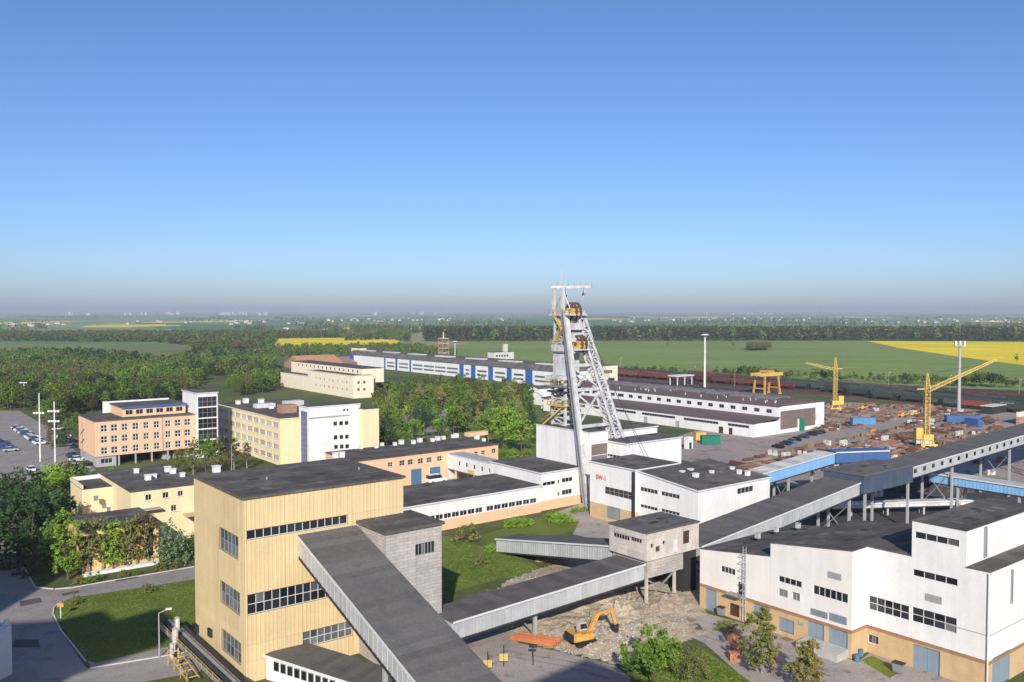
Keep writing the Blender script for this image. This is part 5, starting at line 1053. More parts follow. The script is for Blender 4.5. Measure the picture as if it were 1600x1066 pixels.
for k in range(3000):
    px, py = rg.uniform(720, 1080), rg.uniform(900, 1035)
    if py > 1000 and (px < 860 or px > 985): continue
    P = site(px, py)
    if in_poly(P.x, P.y, DUGP): P.z = dug_h(P.x, P.y) - .02
    else: continue
    s = rg.uniform(.03, .16) * (1.6 if abs(px - 950) < 40 else 1); a = rg.uniform(0, 6)
    mb.hexa([P + Vector((math.cos(a + i * 1.57) * s, math.sin(a + i * 1.57) * s, 0)) for i in range(4)], [P + Vector((math.cos(a + i * 1.57) * s * .6, math.sin(a + i * 1.57) * s * .7, s * rg.uniform(.5, 1.1))) for i in range(4)], 0 if rg.random() < .95 else 1)
tag(mb.build('rubble', [mat('pale_rubble', (.44, .38, .31), var=.25, scale=3), BRICK]), 'scattered stones and broken bricks across the pit', 'rubble', kind='stuff')
for i, (px, py, s) in enumerate(((1147, 1005, 1.2), (1150, 1022, 1.0), (1146, 1032, 1.1), (1206, 1036, .8))):
    b = empty('brick_pallet', site(px, py), ['tallest stack of red bricks beside the birch', 'stack of red bricks between two others', 'front stack of red bricks on the grass edge', 'small brick stack behind the birch trunk'][i], 'bricks', rz=random.uniform(0, 1))
    for a in range(3):
        for c in range(2):
            for e in range(3): m = MB(); q = .36 * s; m.box((a - 1.5) * q + .01, (a - .5) * q - .01, (c - 1) * q * 1.4 + .01, c * q * 1.4 - .01, e * q * .9 + .01, (e + 1) * q * .9 - .01); m.build('brick_pack', BRICK, b)
b = empty('tarpaulin_crate', site(1073, 1056), 'blue plastic tank lying among the bushes', 'tank', rz=.4); m = MB(); m.box(-.9, .9, -.6, .6, 0, .9); m.box(-.7, .7, -.4, .4, .9, 1.0); m.build('body', BLUEG, b)
b = empty('racking', site(1272, 806), 'steel racking with stacked boards under the long gallery', 'rack')
for k in range(6): m = MB(); m.box(0, 12, 0, 2.2, .4 + k * .75, .62 + k * .75); m.build('shelf', LOUV if k % 2 else DARK, b)
for x in (0, 4, 8, 11.8): m = MB(); m.box(x, x + .2, -.1, 2.3, 0, 4.6); m.build('post', STEELG, b)
b = empty('wall_corner', site(3, 1058), 'pale blue-grey metal pillar wall at the road edge', 'wall', rz=math.radians(75))
m = MB(); m.hexa([(-4, -.5, 0), (1, -.5, 0), (1, .5, 0), (-4, .5, 0)], [(-4, -.5, 4.5), (1, -.5, 6.0), (1, .5, 6.0), (-4, .5, 4.5)]); m.build('wall', mat('pale_metal', (.55, .62, .70), rough=.5, var=.05), b); m = MB(); m.cyl((.8, 0, 6.0), (.8, 0, 6.5), .3); m.build('roof_lamp', LAMPH, b)
# ---------------------------------------------------------------- vegetation
def leaves(rs, clumps, per, size):
    """leaf faces scattered round clump centres: arrays of vertices and quads"""
    C = np.array([c[:3] for c in clumps]); Rr = np.array([c[3] for c in clumps]); n = len(C) * per
    d = rs.normal(size=(n, 3)); d /= np.linalg.norm(d, axis=1)[:, None] + 1e-9
    r = np.minimum(np.abs(rs.normal(size=n)) * 0.62, 1.7); idx = np.repeat(np.arange(len(C)), per)
    P = C[idx] + d * (r * Rr[idx])[:, None] * np.array([1, 1, 0.8])
    nrm = d * 0.6 + rs.normal(size=(n, 3)) * 0.55 + np.array([0, 0, 0.35]); nrm /= np.linalg.norm(nrm, axis=1)[:, None]
    a = np.cross(nrm, rs.normal(size=(n, 3))); a /= np.linalg.norm(a, axis=1)[:, None]; b = np.cross(nrm, a)
    s = size * (0.6 + 0.8 * rs.random(n))[:, None]
    vv = np.stack([P - a * s * .5, P + b * s * .32 + nrm * s * .06, P + a * s * .5, P - b * s * .32], 1).reshape(-1, 3)
    q = np.arange(n * 4).reshape(-1, 4)
    return vv, q
def tree_parts(kind, h, seed, size, per, dens=1.0):
    rs = np.random.RandomState(seed); rg = random.Random(seed); cl = []; tips = []
    if kind in ('broad', 'round'):
        w = h * (.33 if kind == 'broad' else .40); n = int((34 if kind == 'broad' else 40) * dens)
        lob = [(rg.uniform(-.35, .35) * w, rg.uniform(-.35, .35) * w, rg.uniform(-.1, .12) * h) for _ in range(4)]
        for k in range(n):
            th, ph = rg.uniform(0, 6.283), math.acos(rg.uniform(-.75, 1)); rr = rg.uniform(.55, 1.0); o = lob[k % 4]
            cl.append((o[0] + w * .8 * rr * math.sin(ph) * math.cos(th), o[1] + w * .8 * rr * math.sin(ph) * math.sin(th), o[2] + h * .60 + h * .33 * rr * math.cos(ph), h * rg.uniform(.055, .115)))
    elif kind == 'poplar':
        for k in range(int(44 * dens)):
            t = rg.uniform(.14, 1); w = h * .17 * (math.sin(min(1, t * 1.15) * 2.7) ** .6 + .06); th = rg.uniform(0, 6.28); rr = rg.uniform(.35, 1)
            cl.append((w * rr * math.cos(th), w * rr * math.sin(th), h * t * .97, h * rg.uniform(.045, .08)))
    elif kind == 'birch':
        for k in range(int(40 * dens)):
            t = rg.uniform(.2, 1); w = h * (.31 if h < 9 else .21) * (1 - abs(t - .45) * 1.3); th = rg.uniform(0, 6.28); rr = rg.uniform(.3, 1.1)
            cl.append((w * rr * math.cos(th), w * rr * math.sin(th), h * t * .97, h * rg.uniform(.04, .085)))
    elif kind == 'conifer':
        for lv in range(int(13 * dens)):
            t = .08 + .9 * lv / (13 * dens); w = h * .22 * (1 - t) + .1
            for k in range(max(2, int(8 * (1 - t)))):
                th = rg.uniform(0, 6.28); rr = rg.uniform(.45, 1.05); cl.append((w * rr * math.cos(th), w * rr * math.sin(th), h * t - .1 * w, h * .05 + w * .22))
    elif kind == 'bush':
        for k in range(int(24 * dens)):
            th, ph = rg.uniform(0, 6.283), math.acos(rg.uniform(0, 1)); rr = rg.uniform(.4, 1)
            cl.append((h * .62 * rr * math.sin(ph) * math.cos(th), h * .62 * rr * math.sin(ph) * math.sin(th), h * (.12 + .75 * rr * math.cos(ph)), h * rg.uniform(.12, .22)))
    if kind != 'bush' and per > 12:
        big = cl; cl = []
        for c in big:
            for _ in range(3):
                d = Vector((rg.gauss(0, 1), rg.gauss(0, 1), rg.gauss(0, .8))) * c[3] * .75; cl.append((c[0] + d.x, c[1] + d.y, min(h * 1.02, c[2] + d.z), c[3] * rg.uniform(.5, .85)))
        per = max(4, int(per / 2.4))
    vv, q = leaves(rs, cl, per, size)
    vv[:, 2] = np.maximum(vv[:, 2], .05)
    tb = MB(); r0 = h * .018 + .03
    top = .75 if kind in ('broad', 'round') else .9
    if kind == 'bush': top = .4
    pts = [Vector((rg.uniform(-.02, .02) * h * k, rg.uniform(-.02, .02) * h * k, h * top * k / 4)) for k in range(5)]
    for k in range(4): tb.cyl(pts[k], pts[k + 1], r0 * (1 - k * .22), r0 * (1 - (k + 1) * .22), n=6, caps=False)
    for c in rg.sample(cl, min(len(cl), 14)):
        z0 = max(h * .12, min(c[2] * .72, h * top * .95)); f = z0 / (h * top) * 4; i = min(3, int(f)); s = pts[i].lerp(pts[i + 1], f - i); tb.cyl(s, Vector(c[:3]), r0 * .35, r0 * .08, n=4, caps=False)
    return vv, q, tb
PROTO = {}
def proto(key, kind, h, seed, size, per, leaf, bark=BARK, dens=1.0):
    vv, q, tb = tree_parts(kind, h, seed, size, per, dens); cm = np_mesh('crown', vv, q, LEAF[leaf]); to = tb.build('trunk', bark); tm = to.data; bpy.data.objects.remove(to); PROTO[key] = (cm, tm, h, vv, q)
LOOK = {'woodM0': 'mid green broadleaf', 'woodM1': 'olive green broadleaf', 'woodM2': 'bright green broadleaf', 'woodM3': 'brownish birch', 'woodM4': 'dark green broadleaf', 'broadM0': 'mid green broadleaf', 'broadM1': 'bright green broadleaf', 'broadM2': 'olive green broadleaf', 'darkM': 'dark green broadleaf', 'birchM0': 'yellowish birch', 'birchM1': 'brownish birch', 'birchM2': 'olive birch', 'poplarD': 'slim upright poplar', 'poplarM': 'bright poplar', 'coniferM': 'dark conifer', 'bushO': 'olive bush', 'bushM': 'bright bush', 'bushD': 'green bush'}
def plant(key, P, h, name, label, group=None, cat='tree', rz=None):
    if label and '{}' in label: label = label.format(LOOK[key]); group = LOOK[key] + 's, ' + group
    cm, tm, h0 = PROTO[key][:3]; b = empty(name, P, label, cat, random.uniform(0, 6.28) if rz is None else rz, group); s = h / h0; b.scale = (s * random.uniform(.9, 1.12), s * random.uniform(.9, 1.12), s)
    link(bpy.data.objects.new('trunk', tm), b); link(bpy.data.objects.new('crown', cm), b); return b
# near prototypes
proto('birchN1', 'birch', 8, 11, .26, 190, 'olive', BARKB, 1.3); proto('birchN2', 'birch', 7, 12, .26, 190, 'birch', BARKB, 1.2); proto('willowN', 'round', 7, 13, .30, 200, 'broad'); proto('willowN2', 'bush', 5, 14, .28, 150, 'olive')
# middle prototypes
proto('poplarM', 'poplar', 12, 21, .42, 50, 'bright'); proto('poplarD', 'poplar', 11, 22, .42, 45, 'broad')
for i in range(3): proto('birchM%d' % i, 'birch', 10, 31 + i, .40, 38, ('birch', 'umber', 'olive')[i], BARKB)
for i in range(3): proto('broadM%d' % i, 'broad', 11, 41 + i, .55, 55, ('broad', 'bright', 'olive')[i])
proto('darkM', 'broad', 12, 47, .55, 60, 'dark'); proto('coniferM', 'conifer', 12, 51, .45, 26, 'dark'); proto('coniferB', 'conifer', 8, 52, .40, 26, 'blue'); proto('bushM', 'bush', 3, 61, .26, 70, 'bright'); proto('bushD', 'bush', 3, 62, .26, 70, 'broad'); proto('bushO', 'bush', 3, 63, .26, 70, 'olive')
for i, (lf, kd) in enumerate((('wbroad', 'broad'), ('wolive', 'broad'), ('wbright', 'broad'), ('wumber', 'birch'), ('wdark', 'broad'))): proto('woodM%d' % i, kd, 11, 141 + i, .6, 45, lf)
# far prototypes
for i in range(5): proto('broadF%d' % i, 'broad', 11, 71 + i, 1.3, 5, ('wbroad', 'wolive', 'wbright', 'wumber', 'wdark')[i])
proto('coniferF', 'conifer', 13, 81, 1.0, 4, 'wdark'); proto('poplarF', 'poplar', 13, 82, .9, 8, 'wbroad')
PT = lambda key, px, py, h, name, label, group=None, cat='tree': plant(key, site(px, py), h, name, label, group, cat)
PT('birchN1', 1190, 1052, 7.6, 'birch_tree', 'young birch in front of the grey gate of the processing building'); PT('birchN2', 1262, 1084, 6.2, 'birch_tree', 'low yellowish birch before the loading dock'); PT('willowN', 1018, 1078, 7.2, 'willow_tree', 'bushy green willow below the excavator'); PT('willowN2', 1084, 1062, 4.4, 'willow_bush', 'loose olive bush beside the blue tank', cat='bush'); PT('willowN2', 1136, 988, 2.2, 'willow_bush', 'low twiggy bush on the paved apron', cat='bush')
PT('poplarM', 106, 906, 12.0, 'poplar_tree', 'bright green poplar at the road bend'); PT('poplarD', 80, 893, 8.5, 'poplar_tree', 'slim darker poplar beside the bright one')
for key, px, py, h in (('birchM2', 138, 899, 9.2), ('birchM2', 160, 895, 9), ('birchM0', 150, 887, 8), ('birchM0', 213, 886, 8.6), ('birchM1', 232, 882, 8.6), ('birchM2', 200, 889, 8.2)): PT(key, px, py, h, 'birch_tree', '{} in the row before the yellow canteen wing', 'birches before the canteen')
PT('poplarM', 178, 893, 9, 'poplar_tree', 'green poplar in the middle of the birch row')
PT('coniferB', 262, 886, 8.2, 'spruce_tree', 'blue-green spruce next to the yellow tower'); PT('coniferB', 283, 880, 6.0, 'spruce_tree', 'smaller blue-green spruce behind the other one'); PT('bushD', 298, 868, 4.0, 'bush', 'dark shrub between spruce and yellow tower', cat='bush')
for key, px, py, h in (('darkM', 28, 885, 13), ('coniferM', 52, 893, 12), ('darkM', 8, 868, 13), ('coniferM', 44, 858, 13), ('darkM', 70, 862, 12), ('coniferM', 18, 838, 13), ('darkM', 62, 830, 12), ('darkM', 92, 850, 10), ('coniferM', -12, 890, 13), ('darkM', -20, 850, 12), ('coniferM', 30, 806, 11), ('darkM', 4, 806, 9)): PT(key, px, py, h, 'shade_tree', '{} in the shaded clump beside the road', 'trees in the shaded clump')
for key, px, py, h in (('broadM1', 88, 806, 10), ('broadM0', 108, 796, 9), ('broadM1', 80, 782, 9), ('broadM2', 104, 772, 8), ('broadM0', 124, 766, 7), ('broadM1', 66, 796, 8)): PT(key, px, py, h, 'broadleaf_tree', '{} between car park and canteen annex', 'trees by the canteen annex')
for key, px, py, h in (('broadM2', 282, 741, 7), ('birchM2', 302, 742, 9), ('broadM0', 322, 741, 10), ('birchM0', 342, 739, 9.5), ('birchM1', 366, 737, 9), ('birchM1', 386, 735, 7.5)): PT(key, px, py, h, 'office_tree', '{} before the pale yellow office block', 'trees before the office block')
for px in range(176, 270, 15): PT('bushD' if px % 2 else 'bushM', px, 739 + (px % 4), 2.4, 'hedge_bush', 'clipped {} below the peach office block', 'hedge below the peach office', 'bush')
for px, py, h in ((153, 907, 1.6), (141, 911, 1.8), (122, 913, 1.6), (196, 902, 1.6), (213, 899, 1.2), (250, 893, 2.2), (272, 889, 2.0)): PT('bushD' if px % 2 else 'bushO', px, py, h, 'road_bush', 'low {} along the kerb below the birches', 'shrubs along the kerb', 'bush')
for px, py, h, l in ((116, 945, 1.6, 'sapling on the lawn near the marker post'), (232, 925, 1.8, 'small shrub on the sunny lawn')): PT('bushO', px, py, h, 'lawn_shrub', l, cat='bush')
PT('bushO', 726, 846, 4.2, 'round_tree', 'small round tree beside the grey stair tower'); PT('bushM', 766, 862, 2.0, 'round_bush', 'round bush at the end of the short gallery', cat='bush'); PT('bushO', 750, 882, 2.2, 'lawn_shrub', 'olive shrub alone on the lawn', cat='bush')
for px, py, h in ((796, 826, 2.6), (806, 824, 2.8), (818, 822, 2.6), (829, 821, 2.0), (857, 812, 2.2), (868, 816, 3.0), (880, 817, 2.8), (890, 816, 2.4), (903, 800, 1.6), (895, 802, 1.6), (912, 799, 1.6)): PT('bushM', px, py, h, 'round_bush', 'round clipped bush on the lawn before the long white building', 'round bushes on the lawn', 'bush')
PT('broadM1', 786, 706, 15, 'park_tree', 'largest bright green tree in the park'); PT('broadM1', 815, 712, 12, 'park_tree', 'bright tree touching the shaft hall'); PT('broadM1', 650, 697, 9.5, 'park_tree', 'round bright tree behind the peach workshop'); PT('broadM0', 760, 700, 10, 'park_tree', 'green tree left of the largest park tree'.replace('left of', 'next to')); PT('coniferM', 838, 692, 8, 'park_tree', 'dark conifer behind the shaft hall')
rg = random.Random(9)
park = [(592, 700), (600, 640), (700, 622), (830, 618), (838, 650), (830, 690), (720, 684), (640, 702)]; n = 0
for k in range(400):
    px, py = rg.uniform(590, 840), rg.uniform(615, 702)
    if not in_poly(px, py, park) or (py < 685 and py > 640 and 625 < px < 700 and rg.random() < .75): continue
    if py > 680 and 770 < px: continue
    key = rg.choice(['broadM0', 'broadM2', 'poplarD', 'birchM2', 'darkM', 'broadM0', 'coniferM', 'birchM0', 'broadM1', 'bushO'])
    plant(key, site(px, py), rg.uniform(6, 10.5) if key != 'bushO' else 3.5, 'park_tree', '{} in the park between offices and halls', 'trees of the park'); n += 1
    if n > 120: break
for px, py, key, h in ((600, 712, 'darkM', 9), (612, 706, 'coniferM', 9), (622, 704, 'broadM0', 6), (634, 703, 'broadM0', 6), (800, 716, 'bushM', 4), (822, 716, 'bushM', 4), (790, 714, 'bushD', 4)): PT(key, px, py, h, 'park_tree', '{} close behind the peach workshop', 'trees behind the workshop')
for px, py, key, h in ((72, 672, 'birchM1', 6), (88, 676, 'darkM', 6), (80, 690, 'birchM1', 6), (92, 698, 'bushO', 4), (102, 704, 'darkM', 6), (76, 702, 'birchM1', 5), (112, 682, 'broadM0', 7), (66, 664, 'broadM0', 7), (118, 674, 'broadM0', 7), (98, 666, 'broadM2', 7)): PT(key, px, py, h, 'verge_tree', 'small {} on the verge between car park and peach office', 'trees on the car park verge')
# the wood on the left: nearest trees one by one, the rest as one mass
wood = [(-330, 652), (-330, 562), (140, 561), (235, 573), (300, 568), (425, 563), (436, 590), (436, 612), (350, 622), (280, 628), (120, 648), (70, 662), (30, 640)]
pts = []
Pw = [site(*p) for p in wood]; xs = [p.x for p in Pw]; ys = [p.y for p in Pw]; poly = [(p.x, p.y) for p in Pw]
y = min(ys)
while y < max(ys):
    x = min(xs)
    while x < max(xs):
        a, b_ = x + rg.uniform(-2.4, 2.4), y + rg.uniform(-2.4, 2.4)
        if in_poly(a, b_, poly): pts.append((a, b_))
        x += 5.6
    y += 5.6
pts = [p for p in pts if not (-62 - 1 < 0 and abs(p[0] + .345 * p[1] - 0) < 8 and p[1] < 560)]
pts.sort(key=lambda p: p[1])
inview = [p for p in pts if abs(p[0]) < p[1] * .62]
inds = set(inview[:285])
wn = lambda p: mnoise.noise(Vector((p[0] * .012, p[1] * .009, 3.3)))
keysF = ['broadF0', 'broadF1', 'broadF2', 'broadF0', 'broadF3', 'broadF0', 'coniferF', 'poplarF', 'broadF2']
for p in inview[:285]:
    key = rg.choice(['woodM0', 'woodM1', 'woodM2', 'woodM0', 'woodM4', 'woodM1', 'woodM3', 'poplarD', 'woodM2']); plant(key, Vector((*p, 0)), rg.uniform(6, 12), 'wood_tree', '{} at the near edge of the large wood', 'trees at the edge of the wood')
def mass(name, plist, keyf, hf, label, cat, mats=None):
    """trees too many and too far to count: one object per wood, every tree still a crown of leaf faces"""
    byleaf = {}
    for p in plist:
        key = keyf(p); cm, tm, h0, vv, q = PROTO[key]; s = hf(p) / h0; a = rg.uniform(0, 6.28); c, sn = math.cos(a), math.sin(a)
        w = vv * s; w = np.stack([w[:, 0] * c - w[:, 1] * sn + p[0], w[:, 0] * sn + w[:, 1] * c + p[1], w[:, 2]], 1); byleaf.setdefault(cm.materials[0].name, []).append(w)
    names = list(byleaf); V_ = np.concatenate([np.concatenate(byleaf[k]) for k in names]); Q = np.arange(len(V_)).reshape(-1, 4)
    me = np_mesh(name, V_, Q, bpy.data.materials[names[0]])
    for k in names[1:]: me.materials.append(bpy.data.materials[k])
    mi = np.concatenate([np.full(sum(len(w) for w in byleaf[k]) // 4, i, dtype=np.int32) for i, k in enumerate(names)]); me.polygons.foreach_set('material_index', mi)
    o = link(bpy.data.objects.new(name, me)); tag(o, label, cat, kind='stuff'); return o
rest = [p for p in pts if p not in inds]
mass('woodland', rest, lambda p: (rg.choice(['broadF1', 'broadF0', 'coniferF', 'broadF4', 'broadF4']) if wn(p) > .12 else rg.choice(['broadF0', 'broadF1', 'broadF2', 'broadF0']) if wn(p) > -.25 else rg.choice(['broadF3', 'broadF1', 'broadF0', 'broadF0', 'broadF1'])), lambda p: rg.uniform(6, 11) + 3 * wn(p), 'dense leafing wood stretching away on the left', 'wood')
def scatter(pix, step, jit=.5):
    Pq = [site(*p) for p in pix]; pl = [(p.x, p.y) for p in Pq]; out = []; y = min(p.y for p in Pq)
    while y < max(p.y for p in Pq):
        x = min(p.x for p in Pq)
        while x < max(p.x for p in Pq):
            a, b_ = x + rg.uniform(-jit, jit) * step, y + rg.uniform(-jit, jit) * step
            if in_poly(a, b_, pl): out.append((a, b_))
            x += step
        y += step
    return out
mass('young_plantation', scatter([(588, 655), (586, 612), (720, 601), (832, 614), (836, 640), (700, 646)], 5.2), lambda p: rg.choice(['broadF1', 'broadF3', 'broadF0', 'broadF1', 'broadF2', 'poplarF']), lambda p: rg.uniform(4, 8), 'young brownish plantation between park and long hall', 'plantation')
# thinned far prototypes for the distance
for nm, kind, h, leaf in (('xb0', 'broad', 11, 'wbroad'), ('xb1', 'broad', 11, 'wolive'), ('xb2', 'broad', 11, 'wumber'), ('xp', 'poplar', 18, 'wpine'), ('xd', 'conifer', 15, 'wdark')): proto(nm, kind, h, 90 + len(nm) + ord(nm[-1]), 2.6, 2, leaf, dens=.55 if kind != 'conifer' else .5)
mass('tree_belt', scatter([(-330, 531), (-330, 526), (200, 525), (420, 524), (560, 523.5), (560, 528), (430, 530), (425, 548), (300, 553), (300, 541), (240, 535)], 8), lambda p: rg.choice(['xb0', 'xb1', 'xb0', 'xb2', 'xd']), lambda p: rg.uniform(7, 13), 'belt of mixed trees beyond the meadow', 'trees')
mass('tree_belt', scatter([(395, 560), (425, 547), (640, 543), (720, 557), (700, 564), (560, 556), (430, 562)], 7), lambda p: rg.choice(['xb0', 'xb1', 'xd', 'xb0']), lambda p: rg.uniform(5, 9), 'low trees between rapeseed field and long hall', 'trees')
mass('tree_belt', scatter([(535, 533), (560, 521), (640, 520), (640, 534), (600, 531)], 9), lambda p: rg.choice(['xb0', 'xd', 'xb1']), lambda p: rg.uniform(8, 14), 'dark copse beside the left rapeseed field', 'trees')
mass('pine_wood', scatter([(660, 534), (664, 529.5), (900, 529), (1350, 528.5), (2100, 531), (2100, 536), (1350, 533)], 8.5), lambda p: 'xp' if rg.random() < .85 else rg.choice(['xb1', 'xd', 'xb0']), lambda p: rg.uniform(15, 21), 'dark strip of tall pines behind the crop field', 'wood')
mass('pine_wood', scatter([(540, 519.5), (560, 518), (1100, 518.5), (1110, 521), (700, 521)], 11), lambda p: rg.choice(['xp', 'xb0', 'xd']), lambda p: rg.uniform(10, 15), 'hazy second wood behind the pine strip', 'wood')
hedge = []
for k in range(640):
    t = rg.random(); px = 700 + t * 1150; py = 573 + t * 43 + rg.uniform(-2.5, 1.5); P = site(px, py); dn = math.sin(px * .05) + math.sin(px * .021 + 1)
    if dn > -.6 or rg.random() < .4: hedge.append((P.x, P.y, rg.uniform(3, 6) + max(0, dn) * 1.5))
mass('hedgerow', hedge, lambda p: rg.choice(['broadF0', 'broadF1', 'broadF2', 'broadF4']), lambda p: p[2], 'hedgerow of bushes along the far side of the sidings', 'hedge')
cop = [(site(1186 + rg.uniform(-17, 17), 546.5 + rg.uniform(-2, 2))) for _ in range(150)]
mass('field_copse', [(p.x, p.y) for p in cop], lambda p: 'broadF1', lambda p: rg.uniform(7, 8.5), 'small square copse standing alone in the crop field', 'copse')
for px, py, h in ((1043, 541, 6), (1145, 541, 5), (1588, 567, 7)): PT('broadF0', px, py, h, 'field_tree', {1043: 'lone round bush in the crop field near the headframe', 1145: 'lone small bush in the crop field near the copse', 1588: 'lone dark tree in the yellow rapeseed field'}[px])
# far tree lines towards the horizon
belt = []
rg2 = random.Random(21)
for k in range(120):
    d = 1700 * (9.0 ** rg2.random()); px = rg2.uniform(-500, 2100); x = (px - 800) / F * d; Lg = rg2.uniform(90, 500) * (d / 3500) ** .6; ang = rg2.choice([.66, .66, -.9, 0.05]) + rg2.uniform(-.1, .1); wd = rg2.uniform(8, 60) * (d / 3000) ** .5
    st = 9 * max(1, (d / 2200)); nn = int(Lg / st) + 2
    for i in range(nn):
        s = (i / nn - .5) * Lg; o = rg2.uniform(-wd, wd) * .5; belt.append((x + s * math.cos(ang) - o * math.sin(ang), d + s * math.sin(ang) + o * math.cos(ang), rg2.uniform(8, 15) * (1 + .12 * d / 4000)))
mass('far_trees', belt, lambda p: rg2.choice(['xb0', 'xd', 'xb1', 'xp']), lambda p: p[2], 'hazy tree lines and woods towards the horizon', 'trees')
print('far trees', len(belt), 'wood', len(rest))
# lawn tufts: grass standing up from the near lawns
def tufts(name, pix, step, hgt, m_, label):
    P = scatter(pix, step); rs = np.random.RandomState(4); n = len(P)
    A = np.array(P); a = rs.random(n) * 6.28; s = hgt * (.5 + rs.random(n)); w = .12 + .1 * rs.random(n)
    dx, dy = np.cos(a) * w, np.sin(a) * w; lx, ly = rs.normal(size=n) * .06, rs.normal(size=n) * .06
    z0 = np.full(n, .03)
    v = np.stack([np.stack([A[:, 0] - dx, A[:, 1] - dy, z0], 1), np.stack([A[:, 0] + dx, A[:, 1] + dy, z0], 1), np.stack([A[:, 0] + dx * .6 + lx, A[:, 1] + dy * .6 + ly, s], 1), np.stack([A[:, 0] - dx * .6 + lx, A[:, 1] - dy * .6 + ly, s], 1)], 1).reshape(-1, 3)
    o = link(bpy.data.objects.new(name, np_mesh(name, v, np.arange(n * 4).reshape(-1, 4), m_))); tag(o, label, 'grass', kind='stuff')
LG = leafmat('grass_blade', (.095, .155, .026), (.155, .23, .045), .2, 0)
tufts('grass', [(96, 943), (150, 931), (305, 908), (305, 998), (150, 1033), (137, 1029), (86, 961)], .32, .07, LG, 'short grass blades on the lawn beside the yellow tower')
tufts('grass', [(692, 842), (745, 854), (812, 869), (850, 898), (780, 903), (692, 928)], .36, .10, LG, 'short grass blades on the lawn beside the stair tower')
tufts('grass', [(992, 1066), (992, 1047), (1060, 1022), (1098, 1018), (1160, 1062), (1250, 1120)], .26, .14, LG, 'grass blades under the birches')
# ---------------------------------------------------------------- vehicles
def car_proto(m_, van=False):
    b = bpy.data.objects.new('parked_car', None); COL.objects.link(b); L_, w, = (4.3, 1.72) if not van else (5.2, 1.95); k = 1.0 if not van else 1.35
    m = MB(); pr = [(-L_ / 2, .32), (-L_ / 2, .85 * k), (-L_ * .3, .92 * k), (L_ * .22, .90 * k), (L_ * .48, .72 * k), (L_ / 2, .5), (L_ / 2, .32)]
    if van: pr = [(-L_ / 2, .35), (-L_ / 2, 1.2), (L_ * .25, 1.2), (L_ * .48, .95), (L_ / 2, .6), (L_ / 2, .35)]
    n = len(pr); m.add([(x, -w / 2, z) for x, z in pr] + [(x, w / 2, z) for x, z in pr], [tuple(range(n)), tuple(range(2 * n - 1, n - 1, -1))] + [(i, (i + 1) % n, n + (i + 1) % n, n + i) for i in range(n)]); m.build('body', m_, b)
    z0, z1 = (.92, 1.42) if not van else (1.21, 2.1); xa, xb, xc, xd = (-L_ * .42, -L_ * .30, L_ * .05, L_ * .22) if not van else (-L_ / 2 + .02, -L_ / 2 + .1, L_ * .14, L_ * .26)
    m = MB(); h = w / 2 - .06; m.hexa([(xa, -h, z0 - .02), (xd, -h, z0 - .02), (xd, h, z0 - .02), (xa, h, z0 - .02)], [(xb, -h + .14, z1), (xc, -h + .14, z1), (xc, h - .14, z1), (xb, h - .14, z1)]); m.build('windows', GLASS, b)
    m = MB(); m.box(xb - .04, xc + .04, -h + .12, h - .12, z1 + .002, z1 + .05); m.build('car_roof', m_, b)
    for x in (-L_ * .31, L_ * .31):
        for y in (-w / 2, w / 2): m = MB(); m.cyl((x, y - .1, .31), (x, y + .1, .31), .31, n=12); m.build('wheel', TYRE, b)
    return b
cn = ['white', 'silver', 'dark blue', 'black', 'red', 'grey-blue']; cars = [car_proto(m_) for m_ in CARC]; vanp = car_proto(CARC[0], True); used = set()
def park(ci, px, py, rz, where, grp, van=False, P=None):
    if where == '': return
    src = vanp if van else cars[ci]; key = 'v' if van else ci
    o = src if key not in used else copy_tree(src); used.add(key)
    o.location = P if P is not None else site(px, py); o.rotation_euler = (0, 0, rz + GR); o.location.z = .03
    tag(o, ('white van ' if van else cn[ci] + ' car ') + where, 'van' if van else 'car', grp + (' van' if van else ' ' + cn[ci])); o.name = 'parked_van' if van else 'parked_car'
rg = random.Random(3)
for i in range(16):
    P = site(70, 694) + V * (i * 3.1) - U * 1; park(rg.choice([0, 0, 1, 0, 3, 5]), 0, 0, rg.uniform(-.05, .05), 'parked in the row along the wood edge', 'row along the wood', P=P)
for r in range(3):
    for i in range(9):
        if rg.random() < .2: continue
        P = site(34, 704) + V * (i * 2.9) - U * (r * 11 + 3); park(rg.choice([2, 2, 3, 5, 1, 2]), 0, 0, rg.uniform(-.04, .04), 'parked in the inner rows of the car park', 'inner car park rows', P=P)

for k, (px, py, l) in enumerate(((48, 736, 'white estate car parked behind another on the asphalt'), (58, 746, 'front white car parked alone on the asphalt edge'))):
    o = copy_tree(cars[0]); o.location = site(px, py); o.rotation_euler = (0, 0, GR + math.pi / 2); tag(o, l, 'car'); o.name = 'parked_car'
    if 'group' in o: del o['group']
for px, py, ci in ((122, 720, 0), (128, 727, 0), (137, 728, 3), (116, 714, 2), (127, 735, 1), (108, 690, 1), (115, 692, 3), (100, 684, 0), (106, 697, 5), (92, 672, 0)): park(ci, px, py, .2, 'parked beside the peach office block', 'cars by the peach office')
for px, py, ci in ((606, 640, 3), (600, 636, 1), (662, 655, 2), (668, 650, 2), (674, 656, 1), (660, 646, 0), (690, 660, 3), (680, 651, 0), (668, 664, 1)): park(ci, px, py, rg.uniform(0, 1.5), 'parked among the park trees', 'cars in the park')
for px, py, ci in ((254, 743, 3), (262, 741, 0), (246, 742, 1)): park(ci, px, py, 1.5, 'parked below the peach office front', 'cars below the office front')
for px, py, ci in ((1228, 695, 2), (1243, 689, 3), (1256, 684, 2), (1268, 680, 3), (1281, 677, 3), (1216, 700, 3), (1236, 692, 5), (1275, 678, 2)): park(ci, px, py, 1.3, 'parked on the yard road before the brown-roofed hall', 'cars before the brown-roofed hall')
park(0, 682, 754, 0, 'waiting before the blue gates', 'by the gates', van=True)
